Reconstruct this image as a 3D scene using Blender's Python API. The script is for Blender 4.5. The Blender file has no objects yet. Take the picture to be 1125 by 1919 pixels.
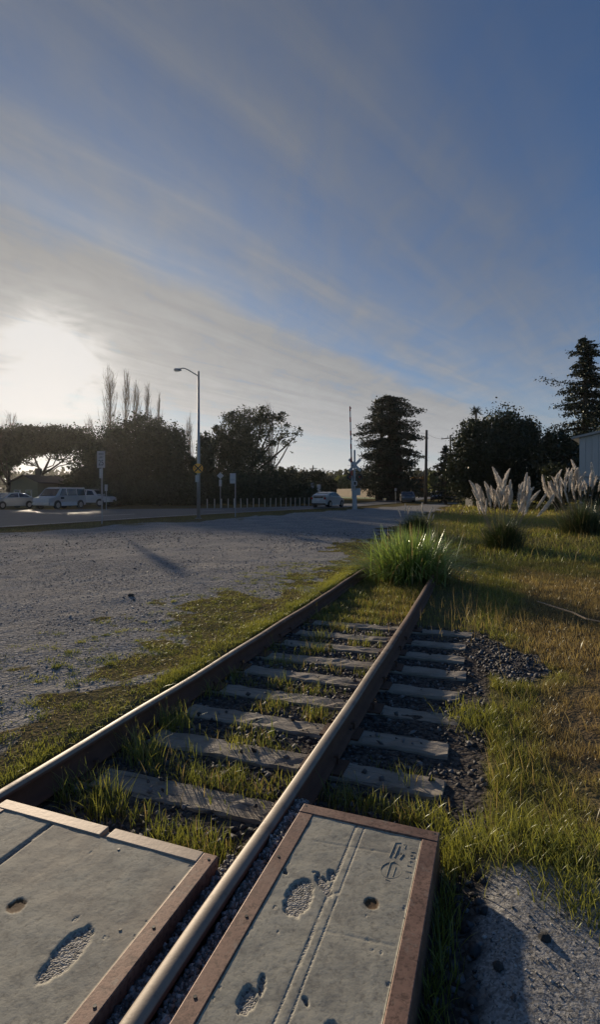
import bpy, math, random
import numpy as np
from mathutils import Vector, Matrix

random.seed(7)
RNG = np.random.default_rng(7)
scene = bpy.context.scene
R = math.radians

# ------------------------------------------------------------------ camera
CAM_Z = 1.855
HORIZON = 921.0            # photo row of the horizon
FPX = 1000.0               # focal length in photo pixels
cam_d = bpy.data.cameras.new('camera')
cam = bpy.data.objects.new('camera', cam_d)
scene.collection.objects.link(cam)
cam.location = (0, 0, CAM_Z)
cam.rotation_euler = (R(90), 0, 0)
cam_d.sensor_fit = 'VERTICAL'
cam_d.sensor_height = 36.0
cam_d.lens = 36.0 * FPX / 1919.0
cam_d.shift_y = -(959.5 - HORIZON) / 1919.0
cam_d.clip_start = 0.05
cam_d.clip_end = 3000
scene.camera = cam

# ------------------------------------------------------------------ sun and sky
SUN_AZ = R(-25.3)          # from the view direction, minus = left
SUN_EL = R(11.3)
SDIR = Vector((math.sin(SUN_AZ) * math.cos(SUN_EL), math.cos(SUN_AZ) * math.cos(SUN_EL), math.sin(SUN_EL)))
sun_d = bpy.data.lights.new('sun', 'SUN')
sun_d.energy = 4.8
sun_d.angle = R(1.4)
sun_d.color = (1.0, 0.83, 0.62)
sun = bpy.data.objects.new('sun', sun_d)
scene.collection.objects.link(sun)
sun.rotation_euler = SDIR.to_track_quat('Z', 'Y').to_euler()

world = bpy.data.worlds.new('World')
scene.world = world
world.use_nodes = True
NT = world.node_tree
NT.nodes.clear()


class N:
    """tiny helper for node graphs"""
    def __init__(self, nt):
        self.nt = nt

    def new(self, t, **kw):
        n = self.nt.nodes.new(t)
        for k, v in kw.items():
            setattr(n, k, v)
        return n

    def put(self, sock, v):
        if hasattr(v, 'is_linked') or hasattr(v, 'links'):
            self.nt.links.new(v, sock)
        else:
            sock.default_value = v

    def math(self, op, a, b=0.0, c=0.0, clamp=False):
        n = self.new('ShaderNodeMath', operation=op)
        n.use_clamp = clamp
        self.put(n.inputs[0], a)
        self.put(n.inputs[1], b)
        self.put(n.inputs[2], c)
        return n.outputs[0]

    def vmath(self, op, a, b=(0, 0, 0)):
        n = self.new('ShaderNodeVectorMath', operation=op)
        self.put(n.inputs[0], a)
        if op == 'SCALE':
            self.put(n.inputs['Scale'], b)
        else:
            self.put(n.inputs[1], b)
        return n.outputs['Value'] if op in ('DOT_PRODUCT', 'LENGTH') else n.outputs[0]

    def comb(self, x, y, z=0.0):
        n = self.new('ShaderNodeCombineXYZ')
        self.put(n.inputs[0], x); self.put(n.inputs[1], y); self.put(n.inputs[2], z)
        return n.outputs[0]

    def sep(self, v):
        n = self.new('ShaderNodeSeparateXYZ')
        self.put(n.inputs[0], v)
        return n.outputs

    def noise(self, vec, scale, detail=4.0, rough=0.55, dist=0.0):
        n = self.new('ShaderNodeTexNoise')
        if vec is not None:
            self.put(n.inputs['Vector'], vec)
        self.put(n.inputs['Scale'], scale)
        self.put(n.inputs['Detail'], detail)
        self.put(n.inputs['Roughness'], rough)
        self.put(n.inputs['Distortion'], dist)
        return n.outputs['Fac']

    def voro(self, vec, scale, feature='F1', out='Distance'):
        n = self.new('ShaderNodeTexVoronoi', feature=feature)
        if vec is not None:
            self.put(n.inputs['Vector'], vec)
        self.put(n.inputs['Scale'], scale)
        return n.outputs[out]

    def ramp(self, fac, stops, interp='LINEAR'):
        n = self.new('ShaderNodeValToRGB')
        cr = n.color_ramp
        cr.interpolation = interp
        while len(cr.elements) < len(stops):
            cr.elements.new(0.5)
        for e, (p, c) in zip(cr.elements, stops):
            e.position = p
            e.color = (c, c, c, 1) if isinstance(c, (int, float)) else (*c, 1)
        self.put(n.inputs[0], fac)
        return n.outputs[0]

    def mix(self, fac, a, b, blend='MIX'):
        n = self.new('ShaderNodeMix', data_type='RGBA', blend_type=blend)
        self.put(n.inputs[0], fac)
        for s, v in ((n.inputs[6], a), (n.inputs[7], b)):
            self.put(s, (*v, 1) if isinstance(v, tuple) and len(v) == 3 else v)
        return n.outputs[2]

    def attr(self, name, out='Fac'):
        n = self.new('ShaderNodeAttribute', attribute_name=name)
        return n.outputs[out]


w = N(NT)
tc = w.new('ShaderNodeTexCoord')
gen = tc.outputs['Generated']
sky = w.new('ShaderNodeTexSky', sky_type='NISHITA')
sky.sun_disc = False
sky.sun_elevation = SUN_EL
sky.sun_rotation = SUN_AZ
sky.altitude = 20
sky.air_density = 1.0
sky.dust_density = 0.25
sky.ozone_density = 2.0
SKY_STRENGTH = 0.10
base = w.vmath('MULTIPLY', sky.outputs[0], (0.345, 0.635, 0.98))
dx, dy, dz = w.sep(gen)[:3]
zz = w.math('ADD', w.math('MAXIMUM', dz, 0.0), 0.012)
px_ = w.math('DIVIDE', dx, zz)
py_ = w.math('DIVIDE', dy, zz)
BA = R(36)
u = w.math('ADD', w.math('MULTIPLY', px_, math.sin(BA)), w.math('MULTIPLY', py_, math.cos(BA)))
v = w.math('SUBTRACT', w.math('MULTIPLY', px_, math.cos(BA)), w.math('MULTIPLY', py_, math.sin(BA)))
n1 = w.noise(w.comb(w.math('MULTIPLY', u, 0.55), w.math('MULTIPLY', v, 0.9), 3.1), 1.0, 3, 0.5)
vd = w.math('ADD', v, w.math('MULTIPLY', w.math('SUBTRACT', n1, 0.5), 0.75))
prof = w.ramp(w.math('DIVIDE', w.math('ADD', vd, 8.0), 10.0), [
    (0.0, 0.85), (0.20, 0.85), (0.26, 0.80), (0.30, 0.74), (0.36, 0.95), (0.45, 1.0), (0.575, 1.0),
    (0.598, 0.88), (0.615, 0.60), (0.635, 0.62), (0.655, 0.76), (0.678, 0.54), (0.70, 0.66), (0.735, 0.62),
    (0.765, 0.42), (0.80, 0.17), (0.88, 0.06), (1.0, 0.25)], 'B_SPLINE')
fadein = w.ramp(dz, [(0.02, 0.0), (0.20, 1.0)])
fib = w.noise(w.comb(w.math('MULTIPLY', u, 0.75), w.math('MULTIPLY', v, 4.0), 0.7), 1.0, 8, 0.56, 0.9)
fib = w.math('ADD', 0.5, w.math('MULTIPLY', w.math('SUBTRACT', fib, 0.5), fadein))
rip = w.noise(w.comb(w.math('MULTIPLY', w.math('ADD', u, w.math('MULTIPLY', v, 0.9)), 3.6), w.math('MULTIPLY', v, 2.6), 9.0), 1.0, 5, 0.6, 0.3)
rip = w.math('ADD', 0.5, w.math('MULTIPLY', w.math('SUBTRACT', rip, 0.5), fadein))
alpha = w.math('MULTIPLY', prof, w.math('ADD', 0.30, w.math('ADD', w.math('MULTIPLY', fib, 0.80), w.math('MULTIPLY', rip, 0.75))), clamp=True)
dot = w.math('MAXIMUM', w.vmath('DOT_PRODUCT', gen, tuple(SDIR)), 0.0)
g1 = w.math('POWER', dot, 3.2)
g2 = w.math('POWER', dot, 14.0)
irr = w.math('MULTIPLY', w.ramp(w.noise(w.vmath('MULTIPLY', gen, (6.0, 6.0, 16.0)), 1.0, 4, 0.55, 0.6), [(0.34, 0.05), (0.62, 1.0)]), 1.3)
g3 = w.math('MULTIPLY', w.math('POWER', dot, 380.0), irr)
low = w.math('EXPONENT', w.math('MULTIPLY', dz, -5.0))
dens = w.math('ADD', 0.66, w.math('MULTIPLY', w.math('ADD', fib, w.math('MULTIPLY', rip, 0.55)), 0.46))
ccol = w.vmath('ADD', w.vmath('ADD', (0.42, 0.50, 0.64), w.vmath('SCALE', (4.3, 4.3, 4.3), low)),
               w.vmath('ADD', w.vmath('SCALE', (1.50, 1.48, 1.45), g1),
                       w.vmath('ADD', w.vmath('SCALE', (0.55, 0.48, 0.36), g2), w.vmath('SCALE', (13.0, 12.5, 11.5), g3))))
ccol = w.vmath('SCALE', ccol, dens)
tot = w.mix(alpha, base, ccol)
sx, sy, sz = w.sep(tot)[:3]
CAP = 6.4
cap = [w.math('SMOOTH_MIN', s, CAP * k, 3.0) for s, k in ((sx, 1.0), (sy, 0.99), (sz, 0.985))]
bg = w.new('ShaderNodeBackground')
w.put(bg.inputs[0], w.comb(*cap))
bg.inputs[1].default_value = SKY_STRENGTH
wo = w.new('ShaderNodeOutputWorld')
NT.links.new(bg.outputs[0], wo.inputs[0])
world.cycles.sampling_method = 'AUTOMATIC'

scene.view_settings.view_transform = 'Standard'
scene.view_settings.look = 'None'
scene.view_settings.exposure = 0.15
scene.view_settings.gamma = 1.0
scene.view_settings.use_curve_mapping = False
scene.render.engine = 'CYCLES'
scene.cycles.use_denoising = True
scene.cycles.max_bounces = 6
scene.cycles.transparent_max_bounces = 8
scene.cycles.sample_clamp_indirect = 4.0

# ------------------------------------------------------------------ helpers
COL = scene.collection


def tag(o, label=None, cat=None, group=None, kind=None):
    if label: o['label'] = label
    if cat: o['category'] = cat
    if group: o['group'] = group
    if kind: o['kind'] = kind
    return o


def empty(name, loc=(0, 0, 0), rz=0.0, label=None, cat=None, group=None):
    o = bpy.data.objects.new(name, None)
    COL.objects.link(o)
    o.location = loc
    o.rotation_euler = (0, 0, rz)
    o.empty_display_size = 0.2
    return tag(o, label, cat, group)


def link(name, me, mat=None, parent=None, loc=None, rot=None):
    o = bpy.data.objects.new(name, me)
    COL.objects.link(o)
    if mat is not None and len(me.materials) == 0:
        me.materials.append(mat)
    if parent is not None: o.parent = parent
    if loc is not None: o.location = loc
    if rot is not None: o.rotation_euler = rot
    return o


def np_mesh(name, verts, tris=None, quads=None, col=None, smooth=False, attrs=None):
    """fast mesh from numpy arrays"""
    me = bpy.data.meshes.new(name)
    verts = np.asarray(verts, np.float32)
    me.vertices.add(len(verts))
    me.vertices.foreach_set('co', verts.ravel())
    parts, starts, tots, off = [], [], [], 0
    for arr, k in ((tris, 3), (quads, 4)):
        if arr is None or len(arr) == 0: continue
        arr = np.asarray(arr, np.int32)
        parts.append(arr.ravel())
        starts.append(off + np.arange(len(arr)) * k)
        tots.append(np.full(len(arr), k))
        off += arr.size
    loops = np.concatenate(parts)
    me.loops.add(len(loops))
    me.loops.foreach_set('vertex_index', loops)
    st = np.concatenate(starts).astype(np.int32)
    tt = np.concatenate(tots).astype(np.int32)
    me.polygons.add(len(st))
    me.polygons.foreach_set('loop_start', st)
    me.polygons.foreach_set('loop_total', tt)
    if smooth:
        me.polygons.foreach_set('use_smooth', np.ones(len(st), bool))
    if col is not None:
        a = me.attributes.new('col', 'FLOAT_COLOR', 'POINT')
        c4 = np.ones((len(verts), 4), np.float32)
        c4[:, :3] = col
        a.data.foreach_set('color', c4.ravel())
    for k, vals in (attrs or {}).items():
        a = me.attributes.new(k, 'FLOAT', 'POINT')
        a.data.foreach_set('value', np.asarray(vals, np.float32))
    me.update(calc_edges=True)
    return me


class MB:
    """collects shapes for ONE mesh"""
    def __init__(self):
        self.v, self.f = [], []

    def add(self, verts, faces):
        o = len(self.v)
        self.v += [tuple(p) for p in verts]
        self.f += [tuple(i + o for i in f) for f in faces]
        return self

    def box(self, c, s, rz=0.0, M=None, taper=1.0):
        hx, hy, hz = s[0] / 2, s[1] / 2, s[2] / 2
        pts = []
        for z in (-hz, hz):
            t = taper if z > 0 else 1.0
            for x, y in ((-hx, -hy), (hx, -hy), (hx, hy), (-hx, hy)):
                pts.append(Vector((x * t, y * t, z)))
        m = Matrix.Rotation(rz, 3, 'Z') if M is None else M
        pts = [m @ p + Vector(c) for p in pts]
        return self.add(pts, [(3, 2, 1, 0), (4, 5, 6, 7), (0, 1, 5, 4), (1, 2, 6, 5), (2, 3, 7, 6), (3, 0, 4, 7)])

    def tube(self, pts, radii, n=6, cap=True):
        pts = [Vector(p) for p in pts]
        if not hasattr(radii, '__len__'): radii = [radii] * len(pts)
        rings, prev = [], None
        for i, p in enumerate(pts):
            t = (pts[min(i + 1, len(pts) - 1)] - pts[max(i - 1, 0)])
            t = t.normalized() if t.length > 1e-9 else Vector((0, 0, 1))
            a = prev if prev is not None else (Vector((1, 0, 0)) if abs(t.x) < 0.8 else Vector((0, 1, 0)))
            a = (a - t * a.dot(t)).normalized()
            prev = a
            b = t.cross(a)
            rings.append([p + (a * math.cos(k * 2 * math.pi / n) + b * math.sin(k * 2 * math.pi / n)) * radii[i] for k in range(n)])
        vs = [q for r in rings for q in r]
        fs = []
        for i in range(len(rings) - 1):
            for k in range(n):
                fs.append((i * n + k, i * n + (k + 1) % n, (i + 1) * n + (k + 1) % n, (i + 1) * n + k))
        if cap:
            fs.append(tuple(range(n - 1, -1, -1)))
            fs.append(tuple((len(rings) - 1) * n + k for k in range(n)))
        return self.add(vs, fs)

    def prism(self, poly, y0, y1):
        """polygon in XZ pushed along Y"""
        n = len(poly)
        vs = [(x, y0, z) for x, z in poly] + [(x, y1, z) for x, z in poly]
        fs = [tuple(range(n)), tuple(range(2 * n - 1, n - 1, -1))]
        fs += [(i, i + n, (i + 1) % n + n, (i + 1) % n) for i in range(n)]
        return self.add(vs, fs)

    def disc(self, c, r, axis, thick, n=20):
        a = Vector(axis).normalized()
        c = Vector(c)
        return self.tube([c - a * thick / 2, c + a * thick / 2], [r, r], n)

    def mesh(self, name='mesh', smooth=False):
        me = bpy.data.meshes.new(name)
        me.from_pydata(self.v, [], self.f)
        me.update()
        if smooth:
            me.polygons.foreach_set('use_smooth', np.ones(len(me.polygons), bool))
        return me

    def build(self, name, mat, parent=None, loc=None, rot=None, smooth=False, bevel=0.0):
        o = link(name, self.mesh(name, smooth), mat, parent, loc, rot)
        if bevel:
            b = o.modifiers.new('bevel', 'BEVEL')
            b.width = bevel
            b.segments = 2
            b.limit_method = 'ANGLE'
        return o


# value noise for numpy
_LAT = RNG.random((256, 256)).astype(np.float32)


def vnoise(x, y, scale=1.0, seed=0):
    x = np.asarray(x, np.float64) * scale + seed * 17.31
    y = np.asarray(y, np.float64) * scale + seed * 9.73
    xi, yi = np.floor(x).astype(int), np.floor(y).astype(int)
    fx, fy = x - xi, y - yi
    fx, fy = fx * fx * (3 - 2 * fx), fy * fy * (3 - 2 * fy)
    a = _LAT[xi % 256, yi % 256]; b = _LAT[(xi + 1) % 256, yi % 256]
    c = _LAT[xi % 256, (yi + 1) % 256]; d = _LAT[(xi + 1) % 256, (yi + 1) % 256]
    return (a * (1 - fx) + b * fx) * (1 - fy) + (c * (1 - fx) + d * fx) * fy


def fbm(x, y, scale=1.0, seed=0, oct=3):
    t, amp, tot = 0, 1.0, 0
    x, y = np.asarray(x, float), np.asarray(y, float)
    for k in range(oct):
        ang = 0.6 + 1.1 * k + seed * 0.37
        xr, yr = x * math.cos(ang) - y * math.sin(ang), x * math.sin(ang) + y * math.cos(ang)
        t = t + amp * vnoise(xr, yr, scale * 2.13 ** k, seed + k)
        tot += amp
        amp *= 0.5
    return t / tot


def sstep(a, b, x):
    t = np.clip((np.asarray(x, float) - a) / (b - a), 0, 1)
    return t * t * (3 - 2 * t)


# track frame: s along the rails, d across (plus = right)
TH = math.atan(0.368)
CT, ST = math.cos(TH), math.sin(TH)
D_LEFT, D_RIGHT, D_TIE = -2.58, -1.08, -0.27
S_PANEL_L, S_PANEL_R = 2.16, 2.68
RAIL_TOP = 0.19


def bend(s):
    s = np.asarray(s, float)
    return -0.0022 * np.clip(s - 4.0, 0, 9) ** 2 - 0.040 * np.clip(s - 13.0, 0, None)


def to_xy(s, d):
    d = d + bend(s)
    return s * ST + d * CT, s * CT - d * ST


def to_sd(X, Y):
    s = X * ST + Y * CT
    d = X * CT - Y * ST
    return s, d - bend(np.minimum(s, 40))


def P3(s, d, z):
    x, y = to_xy(s, d)
    return Vector((float(x), float(y), z))


def at(x, y, Y):
    """point that the photo shows at pixel x, y, at distance Y"""
    return Vector(((x - 562.5) / FPX * Y, Y, CAM_Z - (y - HORIZON) / FPX * Y))


ROAD_N0, ROAD_DIR = np.array((-14.0, 25.0)), np.array((0.571, 0.821))


def terrain(X, Y):
    X, Y = np.asarray(X, float), np.asarray(Y, float)
    s, d = to_sd(X, Y)
    rise = 0.25 * sstep(12, 42, Y) + 0.32 * sstep(45, 115, Y)
    near = 1 - sstep(16, 34, Y)
    lot = 0.160 * sstep(-2.58, -2.69, d) * near
    bedz = np.where((d > -2.6) & (d < -0.1), -0.012, 0.0) * near
    right = 0.03 * sstep(0.1, 1.2, d) * near + 0.085 * sstep(-0.20, 0.12, d) * sstep(3.7, 2.7, s) + 0.25 * sstep(1.5, 8, d) * sstep(12, 26, Y) * 0.6
    bump = (fbm(X, Y, 0.35, 3) - 0.5) * 0.10 * sstep(0.3, 2.5, np.abs(d + 1.83) - 0.6)
    fine = (fbm(X, Y, 3.0, 5) - 0.5) * 0.035 * near
    off = -(((np.asarray(X) - ROAD_N0[0]) * -ROAD_DIR[1]) + ((np.asarray(Y) - ROAD_N0[1]) * ROAD_DIR[0]))
    flat = sstep(0.3, 3.0, off)
    return rise + (lot + bedz + right + (bump + fine)) * flat


def tz(X, Y):
    return float(terrain(X, Y))


def road_off(X, Y):
    """plus = nearer to the camera than the road's near edge"""
    return -((X - ROAD_N0[0]) * -ROAD_DIR[1] + (Y - ROAD_N0[1]) * ROAD_DIR[0])


# ------------------------------------------------------------------ materials
def mat_new(name):
    m = bpy.data.materials.new(name)
    m.use_nodes = True
    nt = m.node_tree
    nt.nodes.clear()
    return m, N(nt)


def finish(m, g, shader):
    o = g.new('ShaderNodeOutputMaterial')
    g.nt.links.new(shader, o.inputs[0])
    return m


def principled(g, col, rough=0.6, metal=0.0, bump=None, bstr=0.5, bdist=0.01, spec=0.5):
    p = g.new('ShaderNodeBsdfPrincipled')
    g.put(p.inputs['Base Color'], (*col, 1) if isinstance(col, tuple) and len(col) == 3 else col)
    g.put(p.inputs['Roughness'], rough)
    g.put(p.inputs['Metallic'], metal)
    g.put(p.inputs['Specular IOR Level'], spec)
    if bump is not None:
        b = g.new('ShaderNodeBump')
        b.inputs['Strength'].default_value = bstr
        b.inputs['Distance'].default_value = bdist
        g.put(b.inputs['Height'], bump)
        g.nt.links.new(b.outputs[0], p.inputs['Normal'])
    return p.outputs[0]


def simple(name, col, rough=0.6, metal=0.0, var=0.25, scale=6.0, bstr=0.2, bdist=0.004, spec=0.5):
    m, g = mat_new(name)
    co = g.new('ShaderNodeTexCoord').outputs['Object']
    n = g.noise(co, scale, 5, 0.6)
    c = g.mix(n, tuple(x * (1 - var) for x in col), tuple(min(1, x * (1 + var)) for x in col))
    return finish(m, g, principled(g, c, rough, metal, g.noise(co, scale * 6, 4), bstr, bdist, spec))


def foliage_mat(name, dark, light, trans=0.35, attr=False, rough=0.6, gloss=0.05, tint=(1.0, 0.95, 0.35)):
    m, g = mat_new(name)
    if attr:
        c = g.attr('col', 'Color')
    else:
        geo = g.new('ShaderNodeNewGeometry')
        c = g.mix(geo.outputs['Random Per Island'], dark, light)
    d = g.new('ShaderNodeBsdfDiffuse'); g.put(d.inputs[0], c)
    t = g.new('ShaderNodeBsdfTranslucent')
    g.put(t.inputs[0], g.mix(0.5, c, tint, 'MULTIPLY'))
    mx = g.new('ShaderNodeMixShader'); mx.inputs[0].default_value = trans
    g.nt.links.new(d.outputs[0], mx.inputs[1]); g.nt.links.new(t.outputs[0], mx.inputs[2])
    gl = g.new('ShaderNodeBsdfGlossy'); gl.inputs['Roughness'].default_value = rough * 0.7
    gl.inputs[0].default_value = (0.8, 0.85, 0.8, 1)
    m2 = g.new('ShaderNodeMixShader'); m2.inputs[0].default_value = gloss
    g.nt.links.new(mx.outputs[0], m2.inputs[1]); g.nt.links.new(gl.outputs[0], m2.inputs[2])
    return finish(m, g, m2.outputs[0])


M = {}
# ground: gravel, soil and mossy turf by the zone attributes of the sheet
m, g = mat_new('ground')
pos = g.new('ShaderNodeNewGeometry').outputs['Position']
nb = g.noise(pos, 0.8, 6, 0.6)
nf = g.noise(pos, 14.0, 6, 0.65)
vor = g.new('ShaderNodeTexVoronoi'); g.put(vor.inputs['Vector'], pos); vor.inputs['Scale'].default_value = 42.0
vcol = g.sep(vor.outputs['Color'])[0]
gr = g.mix(vcol, (0.125, 0.122, 0.119), (0.52, 0.505, 0.48))
gr = g.mix(g.ramp(nb, [(0.45, 0.0), (0.66, 0.9)]), gr, (0.47, 0.435, 0.38))
gr = g.mix(g.math('MULTIPLY', nf, 0.6), gr, (0.20, 0.194, 0.187))
soil = g.mix(nf, (0.075, 0.058, 0.040), (0.17, 0.14, 0.095))
moss = g.mix(nf, (0.095, 0.088, 0.036), (0.215, 0.19, 0.085))
dry = g.mix(nf, (0.12, 0.085, 0.045), (0.25, 0.185, 0.10))
fg = g.math('ADD', g.attr('grassy'), g.math('MULTIPLY', g.math('SUBTRACT', nf, 0.5), 0.5), clamp=True)
turf = g.mix(g.attr('dry'), moss, dry)
turf = g.mix(g.ramp(nb, [(0.4, 0.0), (0.7, 0.7)]), turf, soil)
gr = g.mix(g.math('MULTIPLY', g.attr('rut'), g.math('ADD', 0.15, g.math('MULTIPLY', nf, 0.9)), clamp=True), gr, (0.46, 0.43, 0.385))
c = g.mix(g.ramp(fg, [(0.3, 0.0), (0.6, 1.0)]), gr, turf)
vp = g.new('ShaderNodeTexVoronoi'); g.put(vp.inputs['Vector'], pos); vp.inputs['Scale'].default_value = 120.0
pal = g.mix(g.sep(vp.outputs['Color'])[0], (0.15, 0.147, 0.14), (0.48, 0.47, 0.445))
pal = g.mix(g.math('MULTIPLY', nf, 0.5), pal, (0.15, 0.14, 0.125))
c = g.mix(g.attr('pale'), c, pal)
c = g.mix(g.attr('bed'), c, g.mix(vcol, (0.042, 0.038, 0.036), (0.14, 0.125, 0.11)))
v2 = g.voro(pos, 17.0)
npal = g.math('SUBTRACT', 1.0, g.attr('pale'))
hgt = g.math('ADD', g.math('ADD', g.math('MULTIPLY', g.math('MULTIPLY', g.math('SUBTRACT', 1.0, vor.outputs['Distance']), 0.6), npal), g.math('MULTIPLY', g.math('MULTIPLY', g.math('SUBTRACT', 1.0, v2), 0.9), g.math('SUBTRACT', 1.0, g.attr('pale')))), g.math('MULTIPLY', nf, 1.3))
gd_ = g.new('ShaderNodeBsdfDiffuse')
g.put(gd_.inputs[0], c)
gb_ = g.new('ShaderNodeBump')
gb_.inputs['Strength'].default_value = 1.0
gb_.inputs['Distance'].default_value = 0.016
g.put(gb_.inputs['Height'], hgt)
g.nt.links.new(gb_.outputs[0], gd_.inputs['Normal'])
M['ground'] = finish(m, g, gd_.outputs[0])

# asphalt
m, g = mat_new('asphalt')
pos = g.new('ShaderNodeNewGeometry').outputs['Position']
c = g.mix(g.noise(pos, 0.5, 5), (0.045, 0.046, 0.05), (0.085, 0.085, 0.09))
M['asphalt'] = finish(m, g, principled(g, c, 0.62, 0, g.noise(pos, 30, 4), 0.4, 0.01))
M['road_paint'] = simple('road_paint', (0.62, 0.61, 0.58), 0.6, 0, 0.2, 3)

# concrete of the crossing panels
m, g = mat_new('panel_concrete')
pos = g.new('ShaderNodeNewGeometry').outputs['Position']
n1 = g.noise(pos, 3.0, 6, 0.65)
n2 = g.noise(pos, 45.0, 5, 0.7)
c = g.mix(n1, (0.305, 0.288, 0.228), (0.475, 0.448, 0.355))
c = g.mix(g.ramp(n2, [(0.30, 0.9), (0.50, 0.0)]), c, (0.17, 0.16, 0.132))
streak = g.noise(g.vmath('MULTIPLY', pos, (4.0, 11.0, 4.0)), 1.6, 6, 0.7, 1.2)
c = g.mix(g.ramp(streak, [(0.52, 0.0), (0.68, 0.6)]), c, (0.21, 0.20, 0.165))
stain = g.noise(pos, 1.4, 4, 0.5, 0.8)
c = g.mix(g.ramp(g.noise(pos, 7.0, 6, 0.7, 0.4), [(0.50, 0.0), (0.64, 0.5)]), c, (0.17, 0.162, 0.14))
c = g.mix(g.ramp(stain, [(0.54, 0.0), (0.72, 0.6)]), c, (0.33, 0.27, 0.20))
deep = g.attr('pit')
agg = g.new('ShaderNodeTexVoronoi'); g.put(agg.inputs['Vector'], pos); agg.inputs['Scale'].default_value = 130
aggc = g.mix(g.sep(agg.outputs['Color'])[0], (0.09, 0.085, 0.075), (0.42, 0.40, 0.36))
c = g.mix(deep, c, aggc)
c = g.mix(g.attr('rusty'), c, g.mix(n2, (0.06, 0.03, 0.012), (0.15, 0.085, 0.035)))
bh = g.math('ADD', g.math('MULTIPLY', n2, 0.5), g.math('MULTIPLY', g.math('MULTIPLY', agg.outputs['Distance'], deep), -2.0))
M['concrete'] = finish(m, g, principled(g, c, 0.82, 0, bh, 0.55, 0.006, 0.35))

# red-brown steel edging
m, g = mat_new('edge_steel')
pos = g.new('ShaderNodeNewGeometry').outputs['Position']
n1 = g.noise(pos, 6.0, 6, 0.65)
n2 = g.noise(pos, 60.0, 5, 0.7)
c = g.mix(g.ramp(n1, [(0.3, 0.0), (0.7, 1.0)]), (0.135, 0.070, 0.050), (0.285, 0.168, 0.122))
c = g.mix(g.ramp(n2, [(0.38, 0.85), (0.52, 0.0)]), c, (0.075, 0.036, 0.026))
c = g.mix(g.ramp(g.noise(pos, 14.0, 6, 0.7, 0.6), [(0.56, 0.0), (0.66, 0.65)]), c, (0.23, 0.19, 0.155))
c = g.mix(g.ramp(g.noise(pos, 2.2, 4), [(0.5, 0.0), (0.72, 0.5)]), c, (0.24, 0.15, 0.115))
M['edge_steel'] = finish(m, g, principled(g, c, g.math('ADD', 0.45, g.math('MULTIPLY', n1, 0.3)), 0.25, n2, 0.25, 0.003))
M['edge_steel_pale'] = simple('edge_steel_pale', (0.36, 0.29, 0.23), 0.6, 0.2, 0.3, 8, 0.25)

# rails: polished crown, rust everywhere else
m, g = mat_new('rail_steel')
geo = g.new('ShaderNodeNewGeometry')
pos = geo.outputs['Position']
n1 = g.noise(pos, 9.0, 6, 0.65)
n2 = g.noise(pos, 90.0, 4, 0.6)
rust = g.mix(n1, (0.060, 0.028, 0.019), (0.21, 0.10, 0.062))
rust = g.mix(g.math('MULTIPLY', n2, 0.5), rust, (0.10, 0.055, 0.035))
shine = g.mix(n1, (0.20, 0.16, 0.125), (0.32, 0.275, 0.225))
top = g.ramp(g.attr('crown'), [(0.25, 0.0), (0.75, 1.0)])
worn = g.math('MULTIPLY', top, g.ramp(g.math('ADD', g.attr('near'), g.math('MULTIPLY', g.math('SUBTRACT', g.math('ADD', n1, g.math('MULTIPLY', g.math('SUBTRACT', n2, 0.5), 0.5)), 0.5), 1.3)), [(0.25, 0.10), (0.95, 1.0)]))
c = g.mix(worn, rust, shine)
M['rail'] = finish(m, g, principled(g, c, g.math('SUBTRACT', 0.9, g.math('MULTIPLY', worn, 0.28)), g.math('MULTIPLY', worn, 0.25), n2, 0.2, 0.002))
M['rust'] = simple('rust_iron', (0.10, 0.05, 0.032), 0.8, 0.2, 0.45, 30, 0.5)

# weathered timber, grain along local X
m, g = mat_new('tie_timber')
co = g.new('ShaderNodeTexCoord').outputs['Object']
oi = g.new('ShaderNodeObjectInfo').outputs['Random']
q = g.vmath('ADD', g.vmath('MULTIPLY', co, (2.2, 38.0, 38.0)), g.comb(g.math('MULTIPLY', oi, 50.0), g.math('MULTIPLY', oi, 31.0), 0))
gn = g.noise(q, 1.0, 6, 0.7, 0.4)
c = g.mix(gn, (0.17, 0.148, 0.122), (0.43, 0.375, 0.305))
c = g.mix(g.ramp(gn, [(0.32, 0.85), (0.42, 0.0)]), c, (0.02, 0.016, 0.012))
c = g.mix(g.ramp(g.noise(co, 3.0, 4), [(0.5, 0.0), (0.75, 0.6)]), c, (0.10, 0.08, 0.06))
M['tie'] = finish(m, g, principled(g, c, 0.85, 0, gn, 0.9, 0.012, 0.3))

def stone_mat(name, a, b):
    m, g = mat_new(name)
    geo = g.new('ShaderNodeNewGeometry')
    c = g.mix(g.math('POWER', geo.outputs['Random Per Island'], 2.0), a, b)
    return finish(m, g, principled(g, c, 0.7, 0, g.noise(geo.outputs['Position'], 120, 3), 0.4, 0.003, 0.25))

M['gravel'] = stone_mat('gravel_stone', (0.045, 0.046, 0.05), (0.45, 0.445, 0.44))
M['grit'] = stone_mat('pale_grit', (0.09, 0.088, 0.085), (0.50, 0.49, 0.47))
M['ballast'] = stone_mat('ballast_stone', (0.03, 0.03, 0.032), (0.22, 0.21, 0.205))
M['litter'] = stone_mat('leaf_litter', (0.05, 0.03, 0.018), (0.20, 0.15, 0.10))
M['grass'] = foliage_mat('grass_blade', None, None, 0.50, True, 0.5, 0.035)
M['sedge'] = foliage_mat('pampas_leaf', None, None, 0.48, True, 0.40, 0.16)
M['plume'] = foliage_mat('pampas_plume', (0.74, 0.69, 0.63), (0.92, 0.89, 0.85), 0.6, False, 0.7, 0.01, (1, 0.96, 0.9))
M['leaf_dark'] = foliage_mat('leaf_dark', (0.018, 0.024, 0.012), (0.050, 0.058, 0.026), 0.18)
M['leaf_mid'] = foliage_mat('leaf_mid', (0.026, 0.034, 0.015), (0.075, 0.080, 0.034), 0.22)
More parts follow.
